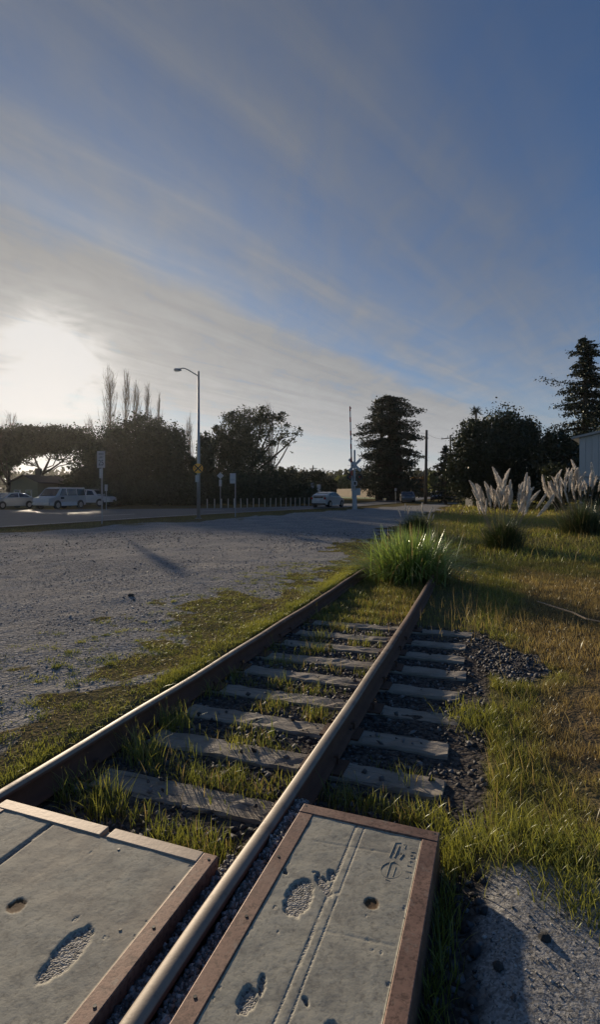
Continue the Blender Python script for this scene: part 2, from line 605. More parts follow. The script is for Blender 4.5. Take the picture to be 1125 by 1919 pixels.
M['leaf_euc'] = foliage_mat('leaf_gum', (0.030, 0.038, 0.022), (0.080, 0.088, 0.045), 0.25)
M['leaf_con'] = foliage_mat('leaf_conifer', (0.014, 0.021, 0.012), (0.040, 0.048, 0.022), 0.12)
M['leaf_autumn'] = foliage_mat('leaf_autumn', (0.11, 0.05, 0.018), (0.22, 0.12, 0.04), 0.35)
M['leaf_lime'] = foliage_mat('leaf_lime', (0.08, 0.10, 0.02), (0.16, 0.17, 0.05), 0.4)
M['bark'] = simple('bark', (0.055, 0.042, 0.032), 0.9, 0, 0.4, 4, 0.6, 0.02)
M['bark_pale'] = simple('bark_pale', (0.20, 0.17, 0.135), 0.85, 0, 0.3, 3, 0.4, 0.02)
M['twig'] = simple('twig', (0.17, 0.135, 0.105), 0.9, 0, 0.2, 3)
M['galv'] = simple('galvanised_steel', (0.30, 0.31, 0.32), 0.5, 0.6, 0.15, 3)
M['white_metal'] = simple('white_painted_metal', (0.32, 0.33, 0.34), 0.5, 0.0, 0.1, 4)
M['sign_white'] = simple('sign_white', (0.40, 0.40, 0.41), 0.5, 0.0, 0.08, 3)
M['sign_yellow'] = simple('sign_yellow', (0.72, 0.36, 0.03), 0.5, 0.0, 0.1, 3)
M['sign_back'] = simple('sign_back', (0.34, 0.35, 0.36), 0.45, 0.5, 0.1, 3)
M['black'] = simple('black_paint', (0.012, 0.012, 0.013), 0.5, 0, 0.2, 5)
M['wood_pole'] = simple('wood_pole', (0.11, 0.085, 0.062), 0.9, 0, 0.3, 3)
M['fence'] = simple('fence_timber', (0.52, 0.38, 0.24), 0.8, 0, 0.22, 1.2)
M['lawn'] = simple('lawn', (0.13, 0.17, 0.03), 0.9, 0, 0.3, 1.5, 0.6, 0.05)
M['post'] = simple('post_white', (0.40, 0.38, 0.33), 0.7, 0, 0.15, 4)
M['siding'] = simple('grey_siding', (0.37, 0.385, 0.40), 0.45, 0.3, 0.10, 1.0)
M['siding_low'] = simple('grey_lower_wall', (0.36, 0.39, 0.43), 0.7, 0, 0.12, 1.0)
M['roofing'] = simple('roof_sheet', (0.30, 0.30, 0.30), 0.5, 0.3, 0.15, 2)
M['house_wall'] = simple('house_wall', (0.20, 0.17, 0.10), 0.85, 0, 0.12, 1)
M['house_roof'] = simple('house_roof', (0.10, 0.075, 0.065), 0.85, 0, 0.3, 2)
M['conc_block'] = simple('concrete_block', (0.30, 0.28, 0.25), 0.85, 0, 0.2, 2)
M['car_white'] = simple('car_white', (0.40, 0.41, 0.42), 0.25, 0, 0.03, 2, 0.0)
M['car_grey'] = simple('car_grey', (0.16, 0.18, 0.20), 0.25, 0.2, 0.05, 2, 0.0)
M['car_dark'] = simple('car_dark', (0.03, 0.033, 0.038), 0.25, 0.2, 0.1, 2, 0.0)
M['car_silver'] = simple('car_silver', (0.42, 0.44, 0.45), 0.25, 0.4, 0.05, 2, 0.0)
M['glass'] = simple('car_glass', (0.012, 0.014, 0.016), 0.06, 0, 0.1, 2, 0.0, spec=0.8)
M['tyre'] = simple('tyre', (0.016, 0.016, 0.016), 0.85, 0, 0.2, 8)
M['rim'] = simple('rim', (0.30, 0.30, 0.31), 0.35, 0.7, 0.1, 4)
M['red_lens'] = simple('red_lens', (0.22, 0.012, 0.012), 0.2, 0, 0.1, 4)
M['lamp_lens'] = simple('lamp_lens', (0.45, 0.45, 0.45), 0.15, 0, 0.1, 4)
M['plate'] = simple('number_plate', (0.45, 0.45, 0.47), 0.5, 0, 0.1, 4)
M['red_paint'] = simple('red_stripe', (0.32, 0.05, 0.04), 0.5, 0, 0.1, 4)
M['wire'] = simple('wire', (0.03, 0.03, 0.03), 0.6, 0, 0.1, 4)
M['dead_stem'] = simple('dead_stem', (0.34, 0.26, 0.18), 0.9, 0, 0.2, 8)
M['palm_trunk'] = simple('palm_trunk', (0.11, 0.09, 0.07), 0.9, 0, 0.3, 4)


# ------------------------------------------------------------------ ground sheet (split into ground and gravel lot)
def lines(near0, near1, step, far0, far1, grow=1.16):
    a = list(np.arange(near0, near1 + 1e-6, step))
    st, x = step, near1
    while x < far1:
        st *= grow; x += st; a.append(x)
    st, x = step, near0
    b = []
    while x > far0:
        st *= grow; x -= st; b.append(x)
    return np.array(b[::-1] + a)


gx = lines(-6.5, 6.0, 0.075, -900, 900)
gy = lines(1.2, 13.0, 0.075, -60, 1500, 1.10)
GX, GY = np.meshgrid(gx, gy)


def zones(X, Y):
    """grassy 0..1, dry 0..1, bed 0..1 of a spot of ground"""
    s, d = to_sd(X, Y)
    nz = fbm(X, Y, 0.9, 11, 4)
    n2 = fbm(X, Y, 3.3, 15, 3)
    off = road_off(X, Y)
    # left verge of the track, fading into the gravel lot
    edge = -3.6 + 0.25 * np.sin(s * 0.7) + (nz - 0.5) * 3.2 + (n2 - 0.5) * 2.0 - 0.1 * sstep(6.0, 3.5, s)
    left = sstep(-0.35, 0.35, d - edge)
    # grass along the road
    vw = 3.6 + (nz - 0.5) * 5.0 - 2.0 * sstep(-4, 6, X)
    verge = sstep(vw + 1.2, vw - 1.2, off)
    grassy = np.where(d < -2.0, np.maximum(left, verge), 1.0)
    # between the rails and on the ballast
    bed = ((d > -2.62) & (d < -0.05)).astype(float) * sstep(7.9, 6.9, s + (n2 - .5) * 1.2)
    # bare spots on the right side
    def blob(cx, cy, rx, ry):
        q = ((X - cx) / rx) ** 2 + ((Y - cy) / ry) ** 2 + (n2 - 0.5) * 1.5 + (nz - .5) * 1.0
        return sstep(1.15, 0.8, q)
    bare = np.maximum.reduce([blob(2.15, 6.0, 0.50, 0.72), blob(1.15, 1.85, 1.1, 0.72) ])
    bed = np.maximum(bed, blob(2.15, 6.0, 0.50, 0.72) * 0.9)
    grassy = np.where(d > -0.6, grassy * (1 - bare), grassy)
    dryz = np.where(d > -0.6, sstep(0.15, 0.75, d + (nz - .5) * 1.2) * (0.35 + 0.65 * sstep(2.6, 3.8, Y + (n2 - .5))) * sstep(14.5, 10.5, Y + (nz - .5) * 6), 0.35 * sstep(0.5, 0.7, nz) + 0.15)
    dryz = np.where((d > 0) & (Y > 13), 0.32 * sstep(0.42, 0.62, nz), dryz)
    dryz = np.where((d <= -2.6), 0.45 * sstep(0.4, 0.7, nz) + 0.2, dryz)
    return np.clip(grassy, 0, 1), np.clip(dryz, 0, 1), np.clip(bed, 0, 1)


ZG, ZD, ZB = zones(GX, GY)
GZ = terrain(GX, GY)
ZP = ((1 - ZG) * (GY < 4.2) * (GX > 0.2) * (GX < 6) * (GY > -4)).astype(float)
ny, nx = GX.shape
idx = np.arange(ny * nx).reshape(ny, nx)
quads = np.stack([idx[:-1, :-1], idx[:-1, 1:], idx[1:, 1:], idx[1:, :-1]], -1).reshape(-1, 4)
GV = np.stack([GX, GY, GZ], -1).reshape(-1, 3)
def rut_at(X, Y):
    out = np.zeros(np.shape(X))
    for (px, py, ang, curv) in ((-3.6, 15.6, 0.63, 0.012), (-5.0, 16.3, 0.63, 0.012), (-3.4, 8.6, 0.95, -0.02), (-4.7, 9.6, 0.95, -0.02), (-8.5, 13.5, 1.25, 0.01)):
        ux, uy = math.sin(ang), math.cos(ang)
        t = (X - px) * ux + (Y - py) * uy
        o_ = (X - px) * uy - (Y - py) * ux - curv * t * t
        out = np.maximum(out, np.exp(-(o_ / 0.20) ** 2) * sstep(11, 3, np.abs(t)) * (0.3 + 0.9 * fbm(X, Y, 0.8, 33)))
    return np.clip(out, 0, 1)


ZR = rut_at(GX, GY)
s_all, d_all = to_sd(GX, GY)
lotmask = ((ZG < 0.5) & (d_all < -2.7) & (GY < 48) & (GY > -5) & (road_off(GX, GY) > 0.2)).ravel()
qm = lotmask[quads].all(1)


def sub_mesh(name, sel):
    q = quads[sel]
    used, inv = np.unique(q.ravel(), return_inverse=True)
    return np_mesh(name, GV[used], quads=inv.reshape(-1, 4), smooth=True,
                   attrs={'grassy': ZG.ravel()[used], 'dry': ZD.ravel()[used], 'bed': ZB.ravel()[used], 'pale': ZP.ravel()[used], 'rut': ZR.ravel()[used]})


ground = tag(link('ground', sub_mesh('ground', ~qm), M['ground']), 'uneven soil and turf around the railway track', kind='structure')
lot = tag(link('gravel_lot', sub_mesh('gravel_lot', qm), M['ground']), 'grey crushed gravel lot left of the track', kind='structure')

# ------------------------------------------------------------------ road
def ribbon(name, left, right, mat, lift, n=60, kind='structure', label=None):
    """sheet between two polylines, laid on the terrain"""
    def resample(pl):
        pl = np.array(pl, float)
        seg = np.r_[0, np.cumsum(np.hypot(*np.diff(pl, axis=0).T))]
        t = np.linspace(0, seg[-1], n)
        return np.stack([np.interp(t, seg, pl[:, 0]), np.interp(t, seg, pl[:, 1])], 1)
    a, b = resample(left), resample(right)
    k = 9
    pts = np.stack([a * (1 - f) + b * f for f in np.linspace(0, 1, k)], 1)
    z = terrain(pts[..., 0], pts[..., 1]) + lift
    V = np.concatenate([pts, z[..., None]], -1).reshape(-1, 3)
    ii = np.arange(n * k).reshape(n, k)
    q = np.stack([ii[:-1, :-1], ii[:-1, 1:], ii[1:, 1:], ii[1:, :-1]], -1).reshape(-1, 4)
    o = link(name, np_mesh(name, V, quads=q, smooth=True), mat)
    return tag(o, label, kind=kind)


def along(t, off):
    p = ROAD_N0 + ROAD_DIR * t + np.array((-ROAD_DIR[1], ROAD_DIR[0])) * off
    return tuple(p)


near_edge = [along(-60, 0.2), along(0, 0.2), along(33, 0.2), (12.6, 68), (21, 90), (40, 125), (90, 190)]
far_edge = [(-90, 30), (-26, 45), (-8.6, 48.5), (1.2, 56), (9.5, 72), (15, 92), (33, 130), (80, 196)]
road = ribbon('road', near_edge, far_edge, M['asphalt'], 0.06, 120, label='grey asphalt street beyond the gravel lot')
ribbon('edge_line', [along(-55, 0.55), along(32, 0.55)], [along(-55, 0.67), along(32, 0.67)], M['road_paint'], 0.068, 90, label='white painted line along the near road edge')
for k in range(9):
    t = -28 + k * 9.0
    ribbon('lane_dash', [along(t, 4.6), along(t + 3.2, 4.6)], [along(t, 4.74), along(t + 3.2, 4.74)], M['road_paint'], 0.069, 8, label='white lane dash painted on the street')
ribbon('lawn', [(6.5, 98), (20, 88)], [(6.0, 138), (16.5, 106)], M['lawn'], 0.08, 14, label='bright green lawn in front of the board fence')

# ------------------------------------------------------------------ railway track
track = empty('railway_track', P3(S_PANEL_L, (D_LEFT + D_RIGHT) / 2, 0), 0,
              'rusty railway track on old timber ties, overgrown with grass', 'railway track')


def child(o, root):
    o.parent = root
    o.matrix_parent_inverse = Matrix.Translation(-Vector(root.location)) if root.rotation_euler.z == 0 else root.matrix_world.inverted()
    return o


RAIL_PROF = [(-0.070, 0.0), (-0.070, 0.010), (-0.030, 0.022), (-0.010, 0.034), (-0.008, 0.115), (-0.018, 0.126), (-0.0365, 0.132),
             (-0.0375, 0.150), (-0.034, 0.160), (-0.022, 0.167), (0.0, 0.170), (0.022, 0.167), (0.034, 0.160), (0.0375, 0.150), (0.0365, 0.132), (0.018, 0.126),
             (0.008, 0.115), (0.010, 0.034), (0.030, 0.022), (0.070, 0.010), (0.070, 0.0)]


def make_rail(dc, label):
    ss = np.r_[np.arange(-3, 14, 0.25), np.arange(14, 62, 2.0)]
    n = len(RAIL_PROF)
    V, crown, near = [], [], []
    for s in ss:
        wob = 0.004 * math.sin(s * 1.7 + dc) + 0.003 * math.sin(s * 4.1)
        x0, y0 = to_xy(s, dc)
        zb = 0.02 + (tz(x0, y0) if s > 14 else 0) * min(1, (s - 14) / 10 if s > 14 else 0) - 0.17 * float(sstep(11.0, 14.0, s))
        for px, pz in RAIL_PROF:
            p = P3(s, dc + px, zb + pz + wob)
            V.append(p)
            crown.append(1.0 if pz >= 0.158 else 0.0)
            near.append(float(sstep(8.5, 3.0, s)))
    F = []
    for i in range(len(ss) - 1):
        for k in range(n):
            F.append((i * n + k, (i + 1) * n + k, (i + 1) * n + (k + 1) % n, i * n + (k + 1) % n))
    me = np_mesh('rail', np.array([tuple(p) for p in V]), quads=np.array(F), smooth=False, attrs={'crown': crown, 'near': near})
    o = link('rail', me, M['rail'])
    o['label'] = label
    return child(o, track)


make_rail(D_LEFT, 'left rail with rusty web beside the gravel lot')
make_rail(D_RIGHT, 'right rail running between the two concrete panels')

# ties
def tie_mesh(seed):
    rr = random.Random(seed)
    L, W, H = 3.06, 0.215, 0.17
    nx_, ny_ = 44, 6
    V, Q = [], []
    for j, (yy, zt) in enumerate([(-W / 2, -H), (-W / 2, -0.012), (-W / 2 + 0.012, 0), (-0.03, 0), (0.035, 0), (W / 2 - 0.012, 0), (W / 2, -0.012), (W / 2, -H)]):
        for i in range(nx_ + 1):
            x = -L / 2 + L * i / nx_
            endw = 0.012 * (1 if i in (0, nx_) else 0)
            V.append((x + rr.uniform(-0.008, 0.008) * (i in (0, nx_)), yy + rr.uniform(-0.007, 0.007) * (1 if zt > -0.1 else 0) + (math.copysign(rr.uniform(0.01, 0.025), -yy) if j in (1, 2, 5, 6) and rr.random() < 0.07 else 0) - math.copysign(endw, yy) * (abs(yy) > 0.05),
                      zt + (rr.uniform(-0.009, 0.004) if zt > -0.1 else 0) - (0.006 if j in (3,) and rr.random() < 0.5 else 0)))
    m_ = nx_ + 1
    for j in range(7):
        for i in range(nx_):
            Q.append((j * m_ + i, j * m_ + i + 1, (j + 1) * m_ + i + 1, (j + 1) * m_ + i))
    F = Q + [tuple(j * m_ for j in range(8)), tuple(j * m_ + nx_ for j in range(7, -1, -1))]
    me = bpy.data.meshes.new('tie')
    me.from_pydata(V, [], F)
    me.update()
    me.materials.append(M['tie'])
    return me


tie_meshes = [tie_mesh(k) for k in range(6)]
plate_mb = MB().box((0, 0, 0), (0.20, 0.30, 0.014))
plate_me = plate_mb.mesh('tie_plate'); plate_me.materials.append(M['rust'])
spike_mb = MB().box((0, 0, 0.0), (0.016, 0.016, 0.05)).box((0.006, 0, 0.03), (0.038, 0.032, 0.016), taper=0.7)
spike_me = spike_mb.mesh('spike'); spike_me.materials.append(M['rust'])
TIE_S = [2.84 + 0.54 * k for k in range(16)]
rt = random.Random(3)
for k, s in enumerate(TIE_S):
    s += rt.uniform(-0.035, 0.035)
    o = bpy.data.objects.new('tie', tie_meshes[k % 6]); COL.objects.link(o)
    o.location = P3(s, (D_LEFT + D_RIGHT) / 2 + rt.uniform(-0.03, 0.03) + 0.0, 0.012 + rt.uniform(-0.010, 0.006) - 0.075 * (k > 8))
    ang = -TH + rt.uniform(-0.025, 0.025)
    o.rotation_euler = (rt.uniform(-0.02, 0.02), rt.uniform(-0.004, 0.004), ang)
    child(o, track)
    if k < 11:
        for dc in (D_LEFT, D_RIGHT):
            pl = bpy.data.objects.new('tie_plate', plate_me); COL.objects.link(pl)
            pl.parent = o
            pl.location = (dc - (D_LEFT + D_RIGHT) / 2, 0, 0.0035)
            pl.rotation_euler = (0, 0, math.pi / 2)
            for sd_ in (-1, 1):
                sp = bpy.data.objects.new('spike', spike_me); COL.objects.link(sp)
                sp.parent = o
                sp.location = (dc - (D_LEFT + D_RIGHT) / 2 + sd_ * 0.082, rt.uniform(-0.07, 0.07), 0.03)
                sp.rotation_euler = (0, 0, 0 if sd_ < 0 else math.pi)

# ------------------------------------------------------------------ concrete crossing panels
def oval(X, Y, cx, cy, ang, a, b):
    c_, s_ = math.cos(ang), math.sin(ang)
    xx, yy = (X - cx) * c_ + (Y - cy) * s_, -(X - cx) * s_ + (Y - cy) * c_
    return np.sqrt((xx / a) ** 2 + (yy / b) ** 2)


def px_sd(x, y, z=RAIL_TOP):
    Z = (CAM_Z - z) * FPX / (y - HORIZON)
    X = (x - 562.5) / FPX * Z
    s, d = X * ST + Z * CT, X * CT - Z * ST
    return s, d


def make_slab(root, s0, s1, d0, d1, pits, grooves, step, cracks=(), seed=0):
    ss = np.arange(s0, s1 + 1e-6, step)
    dd = np.arange(d0, d1 + 1e-6, step)
    ss = np.linspace(s0, s1, len(ss)); dd = np.linspace(d0, d1, len(dd))
    S, D = np.meshgrid(ss, dd, indexing='ij')
    z = np.full(S.shape, RAIL_TOP - 0.004) + (fbm(S, D, 9, seed) - 0.5) * 0.004
    pit = np.zeros(S.shape); rusty = np.zeros(S.shape)
    for (px, py, ang, a, b, depth, kind) in pits:
        cs, cd = px_sd(px, py)
        q = oval(D, S, cd, cs, ang, a, b) + (fbm(S, D, 60, seed + 3) - 0.5) * (0.6 if kind == 'broken' else 0.28) + (fbm(S, D, 22, seed + 5) - .5) * (1.1 if kind == 'broken' else 0.35)
        k = sstep(1.04, 0.90, q)
        z = z - depth * k * (0.75 + 0.5 * fbm(S, D, 70, seed + 4))
        if kind == 'rust':
            rusty = np.maximum(rusty, sstep(1.12, 0.95, q))
        else:
            pit = np.maximum(pit, sstep(1.0, 0.88, q))
    for (gd, gw, depth, smax) in grooves:
        wv = gd + 0.004 * (vnoise(S, S * 0, 7, seed) - .5)
        k = sstep(gw, gw * 0.45, np.abs(D - wv)) * (S < smax) * (0.45 + 0.9 * fbm(S, D, 24, seed + 8))
        z = z - depth * k
        pit = np.maximum(pit, sstep(0.5, 0.9, k) * 0.75)
    for pts in cracks:
        pts = [px_sd(*p) for p in pts]
        for (sa, da), (sb, db) in zip(pts[:-1], pts[1:]):
            vx, vy = sb - sa, db - da
            t = np.clip(((S - sa) * vx + (D - da) * vy) / (vx * vx + vy * vy), 0, 1)
            dist = np.hypot(S - sa - t * vx, D - da - t * vy) + (fbm(S, D, 40, 2) - .5) * 0.008
            z = z - 0.0013 * sstep(0.008, 0.002, dist)
    rs = np.random.default_rng(seed + 90)
    cn_ = (fbm(S, D, 90, seed + 12) - .5) * 1.2
    for _ in range(34):
        cs, cd = rs.uniform(max(s0, 0.6), s1), rs.uniform(d0, d1)
        if rs.random() < 0.45: cd = d0 + rs.uniform(0, 0.012) if rs.random() < .5 else d1 - rs.uniform(0, 0.012)
        a_ = 0.0025 + 0.008 * rs.random() ** 2.5; e_ = rs.uniform(1.0, 2.4)
        q = np.hypot((S - cs) / (a_ * e_), (D - cd) / a_) + cn_
        kk_ = sstep(1.1, 0.7, q)
        z = z - 0.0011 * kk_
        pit = np.maximum(pit, kk_ * 0.5)
    X, Y = to_xy(S, D)
    V = np.stack([X, Y, z], -1).reshape(-1, 3)
    n_, m_ = S.shape
    ii = np.arange(n_ * m_).reshape(n_, m_)
    q = np.stack([ii[:-1, :-1], ii[1:, :-1], ii[1:, 1:], ii[:-1, 1:]], -1).reshape(-1, 4)
    q = q[:, ::-1]
    # skirt down to the ground
    rim = np.r_[ii[0, :], ii[1:, -1], ii[-1, -2::-1], ii[-2:0:-1, 0]]
    V2 = V[rim].copy(); V2[:, 2] = -0.12
    base_i = len(V) + np.arange(len(rim))
    sk = np.stack([rim, np.roll(rim, -1), np.roll(base_i, -1), base_i], -1)
    V = np.concatenate([V, V2])
    pit = np.r_[pit.ravel(), np.zeros(len(rim))]; rusty = np.r_[rusty.ravel(), np.zeros(len(rim))]
    me = np_mesh('slab', V, quads=np.concatenate([q, sk]), attrs={'pit': pit, 'rusty': rusty})
    return child(link('slab', me, M['concrete']), root)


def strip(root, s0, s1, d0, d1, z0, z1, mat='edge_steel', name='edge_strip', bev=0.004):
    mb = MB()
    c0 = P3((s0 + s1) / 2, (d0 + d1) / 2, (z0 + z1) / 2)
    mb.box((0, 0, 0), (abs(d1 - d0), abs(s1 - s0), abs(z1 - z0)))
    o = mb.build(name, M[mat], None, c0, (0, 0, -TH), bevel=bev)
    bpy.context.view_layer.update()
    return child(o, root)


stud_me = MB().disc((0, 0, 0), 0.0065, (0, 0, 1), 0.003, 10).mesh('bolt'); stud_me.materials.append(M['black'])


def studs(root, pts, zoff=0.001):
    for (s, d) in pts:
        o = bpy.data.objects.new('bolt', stud_me); COL.objects.link(o)
        o.location = P3(s, d, RAIL_TOP + zoff)
        child(o, root)


# left (gauge) panel
DL0, DL1 = -2.488, -1.194
pl = empty('concrete_panel', P3(S_PANEL_L, (DL0 + DL1) / 2, 0), 0,
           'wide concrete crossing panel between the rails with pale steel front strip', 'concrete panel')
make_slab(pl, -2.2, S_PANEL_L - 0.072, DL0 + 0.07, DL1 - 0.072,
          [(125, 1783, 0.02, 0.052, 0.125, 0.0065, 'pit'), (30, 1696, 0.0, 0.034, 0.034, 0.0045, 'rust')],
          [(-2.10, 0.018, 0.010, 9)], 0.008, seed=2)
dm = DL0 + 0.70
strip(pl, S_PANEL_L - 0.07, S_PANEL_L, DL0, dm - 0.02, -0.12, RAIL_TOP + 0.001, 'edge_steel_pale')
strip(pl, S_PANEL_L - 0.07, S_PANEL_L, dm + 0.02, DL1 - 0.074, -0.12, RAIL_TOP + 0.001, 'edge_steel_pale')
strip(pl, S_PANEL_L - 0.062, S_PANEL_L - 0.008, dm - 0.018, dm + 0.018, -0.12, RAIL_TOP - 0.022, 'concrete', 'joint_filler', 0)
strip(pl, -2.2, S_PANEL_L - 0.001, DL1 - 0.072, DL1, -0.12, RAIL_TOP)
strip(pl, -2.2, S_PANEL_L - 0.073, DL0, DL0 + 0.068, -0.12, RAIL_TOP)
studs(pl, [(S_PANEL_L - 0.035, DL1 - 0.03)] + [(1.72 - k * 0.33, DL1 - 0.036 + 0.01 * (k % 2)) for k in range(7)])
# small dark pins in the concrete
studs(pl, [px_sd(222, 1590), px_sd(225, 1740)], -0.003)

# right (field) panel
DR0, DR1 = -0.962, -0.258
pr = empty('concrete_panel', P3(S_PANEL_R, (DR0 + DR1) / 2, 0), 0,
           'narrow concrete crossing panel right of the rails with rust-brown steel frame', 'concrete panel')
make_slab(pr, -2.2, S_PANEL_R - 0.077, DR0 + 0.077, DR1 - 0.077,
          [(560, 1680, 0.06, 0.058, 0.115, 0.0065, 'pit'), (606, 1655, -0.75, 0.065, 0.022, 0.0065, 'broken'), (622, 1640, 0.3, 0.020, 0.032, 0.007, 'broken'),
           (697, 1691, 0.0, 0.031, 0.031, 0.0055, 'rust'),
           (462, 1872, 0.0, 0.036, 0.042, 0.008, 'broken'), (490, 1845, 0.3, 0.010, 0.04, 0.007, 'broken'), (622, 1925, 0, 0.022, 0.022, 0.012, 'pit'),
           (535, 1632, 0.5, 0.010, 0.018, 0.014, 'pit'), (573, 1874, 0.7, 0.008, 0.018, 0.01, 'pit')],
          [(-0.655, 0.008, 0.0018, 9), (-0.615, 0.005, 0.0015, 9)], 0.006,
          cracks=([(450, 1690), (490, 1770), (560, 1925)], [(590, 1575), (700, 1592), (760, 1600)], [(600, 1740), (690, 1760), (740, 1770)]), seed=6)
strip(pr, S_PANEL_R - 0.075, S_PANEL_R, DR0, DR1, -0.12, RAIL_TOP + 0.002)
strip(pr, -2.2, S_PANEL_R - 0.076, DR0, DR0 + 0.075, -0.12, RAIL_TOP)
strip(pr, -2.2, S_PANEL_R - 0.076, DR1 - 0.075, DR1, -0.12, RAIL_TOP)
studs(pr, [(S_PANEL_R - 0.02, DR1 - 0.02), (S_PANEL_R - 0.02, DR0 + 0.02)] + [(2.25 - k * 0.36, DR0 + 0.03 + 0.012 * (k % 2)) for k in range(8)] + [(0.9, DR1 - 0.03)])

# marks stamped into the right panel: long strokes, a barred ring and a column of small strokes
mk = MB()
def stroke(pts, wd=0.0035):
    q = [px_sd(*p) for p in pts]
    mk.tube([P3(s, d, RAIL_TOP - 0.0045) for s, d in q], wd, 5)
def zp(x, y):  # zoomed detail -> photo pixel
    return (660 + x * 170 / 1125, 1540 + y * 170 / 1125)
for seg in ([(465, 425), (505, 330), (540, 250), (610, 250)], [(525, 430), (565, 340), (590, 285)], [(590, 450), (640, 385), (600, 385)],
            [(640, 275), (672, 275), (655, 320)], [(430, 660), (478, 500), (530, 480)], [(505, 670), (545, 545)], [(420, 705), (470, 725)],
            [(735, 365), (790, 372)], [(725, 410), (765, 405), (770, 445), (725, 440)], [(705, 485), (760, 490), (725, 472), (725, 505)],
            [(690, 540), (745, 550), (690, 528)], [(665, 610), (738, 618)], [(645, 660), (665, 690), (700, 690), (708, 665)]):
    stroke([zp(*p) for p in seg], 0.0025 if seg[0][0] < 600 else 0.0021)
ring = [zp(490 + 132 * math.cos(a), 592 + 96 * math.sin(a)) for a in np.linspace(0, 2 * math.pi, 29)]
stroke(ring, 0.0017)
M['stamp'] = simple('stamped_mark', (0.27, 0.255, 0.205), 0.9, 0, 0.2, 20)
o = mk.build('stamped_mark', M['stamp'], None)
child(o, pr)

# ------------------------------------------------------------------ scatter helpers
def stones(name, pts, size, mat, flat=0.7, label=None, parent=None, sink=0.25):
    """many jittered octahedra as one mesh"""
    n = len(pts)
    base_v = np.array([(1, 0, 0), (-1, 0, 0), (0, 1, 0), (0, -1, 0), (0, 0, 1), (0, 0, -1)], float)
    tri = np.array([(0, 2, 4), (2, 1, 4), (1, 3, 4), (3, 0, 4), (2, 0, 5), (1, 2, 5), (3, 1, 5), (0, 3, 5)])
    V = base_v[None] * RNG.uniform(0.55, 1.15, (n, 6, 1)) + RNG.normal(0, 0.22, (n, 6, 3))
    V[..., 2] *= flat
    a = RNG.uniform(0, 2 * math.pi, n); ca, sa = np.cos(a), np.sin(a)
    x = V[..., 0] * ca[:, None] - V[..., 1] * sa[:, None]
    y = V[..., 0] * sa[:, None] + V[..., 1] * ca[:, None]
    b = RNG.normal(0, 0.35, n); cb, sb = np.cos(b), np.sin(b)
    z = V[..., 2] * cb[:, None] + x * sb[:, None]
    x = x * cb[:, None] - V[..., 2] * sb[:, None]
    W = np.stack([x, y, z], -1) * size[:, None, None]
    W += pts[:, None, :]
    W[..., 2] += (size * (flat - sink * 1.6) * 0.5)[:, None]
    T = tri[None] + (np.arange(n) * 6)[:, None, None]
    o = link(name, np_mesh(name, W.reshape(-1, 3), tris=T.reshape(-1, 3)), mat)
    return tag(o, label, kind='stuff')


def scatter(n, x0, x1, y0, y1):
    return RNG.uniform(x0, x1, n), RNG.uniform(y0, y1, n)


def in_view(X, Y, margin=1.2):
    return (np.abs(X) < 0.60 * Y + margin) & (Y > 0.9)


def on_panel(s, d, mrg=0.0):
    return ((d > DL0 - mrg) & (d < DL1 + mrg) & (s < S_PANEL_L + mrg)) | ((d > DR0 - mrg) & (d < DR1 + mrg) & (s < S_PANEL_R + mrg))


# gravel lot stones: denser and smaller near the camera
PX, PY, PS = [], [], []
for (n, y0, y1, smin, smax) in ((80000, 3.0, 7.5, 0.003, 0.013), (80000, 6.5, 13, 0.005, 0.019), (50000, 12, 34, 0.008, 0.026)):
    x, y = scatter(n, -0.62 * y1 - 1, 4, y0, y1)
    s, d = to_sd(x, y)
    gz, _, _ = zones(x, y)
    k = in_view(x, y) & (d < -2.75) & (RNG.random(n) > gz * 0.85) & (road_off(x, y) > 0.3) & (vnoise(x, y, 1.6, 8) + RNG.normal(0, .25, n) > 0.3)
    PX.append(x[k]); PY.append(y[k]); PS.append(smin + (smax - smin) * RNG.random(k.sum()) ** 4)
x, y, sz_ = np.concatenate(PX), np.concatenate(PY), np.concatenate(PS)
stones('gravel', np.stack([x, y, terrain(x, y)], -1), sz_, M['gravel'], 0.5, 'loose grey stones strewn over the gravel lot')

n = 26000
x, y = scatter(n, -12, 4, 4.0, 22)
s, d = to_sd(x, y)
gz, _, _ = zones(x, y)
k = in_view(x, y) & (d < -2.9) & (gz < 0.5) & (road_off(x, y) > 1) & (fbm(x, y, 0.5, 77) + RNG.normal(0, .12, n) > 0.46)
x, y = x[k], y[k]
stones('coarse_gravel', np.stack([x, y, terrain(x, y)], -1), (0.006 + 0.022 * RNG.random(len(x)) ** 2.5) * (0.6 + 0.05 * y), M['gravel'], 0.6, 'coarser dark stones in patches on the gravel lot')

# ballast and grit around the track, and on the bare ground right of the panel
n = 60000
x, y = scatter(n, -3.2, 6.5, 0.9, 9.5)
s, d = to_sd(x, y)
gz, dzn, bz = zones(x, y)
inbed = (d > -2.5) & (d < -0.1) & (np.abs(d - D_RIGHT) > 0.07)
tiedist = np.min(np.abs(s[:, None] - np.array(TIE_S)[None]), 1)
k = in_view(x, y) & ~on_panel(s, d, 0.012) & (((bz > 0.4) & ((tiedist > 0.115) | (RNG.random(n) < 0.07)) & (RNG.random(n) < 0.55)) | ((d > -0.2) & (gz < 0.5) & (bz > 0.4)))
x, y, s, d = x[k], y[k], s[k], d[k]
z = terrain(x, y)
ton = (np.min(np.abs(s[:, None] - np.array(TIE_S)[None]), 1) < 0.105) & (d > -3.3) & (d < -0.3) & (s > S_PANEL_L + .2)
z = np.where(ton, 0.02, z)
stones('ballast', np.stack([x, y, z], -1), 0.010 + 0.026 * RNG.random(len(x)) ** 2, M['ballast'], 0.75, 'dark ballast stones between the ties')
n = 22000
x, y = scatter(n, 0.4, 3.2, 1.2, 5.5)
s, d = to_sd(x, y)
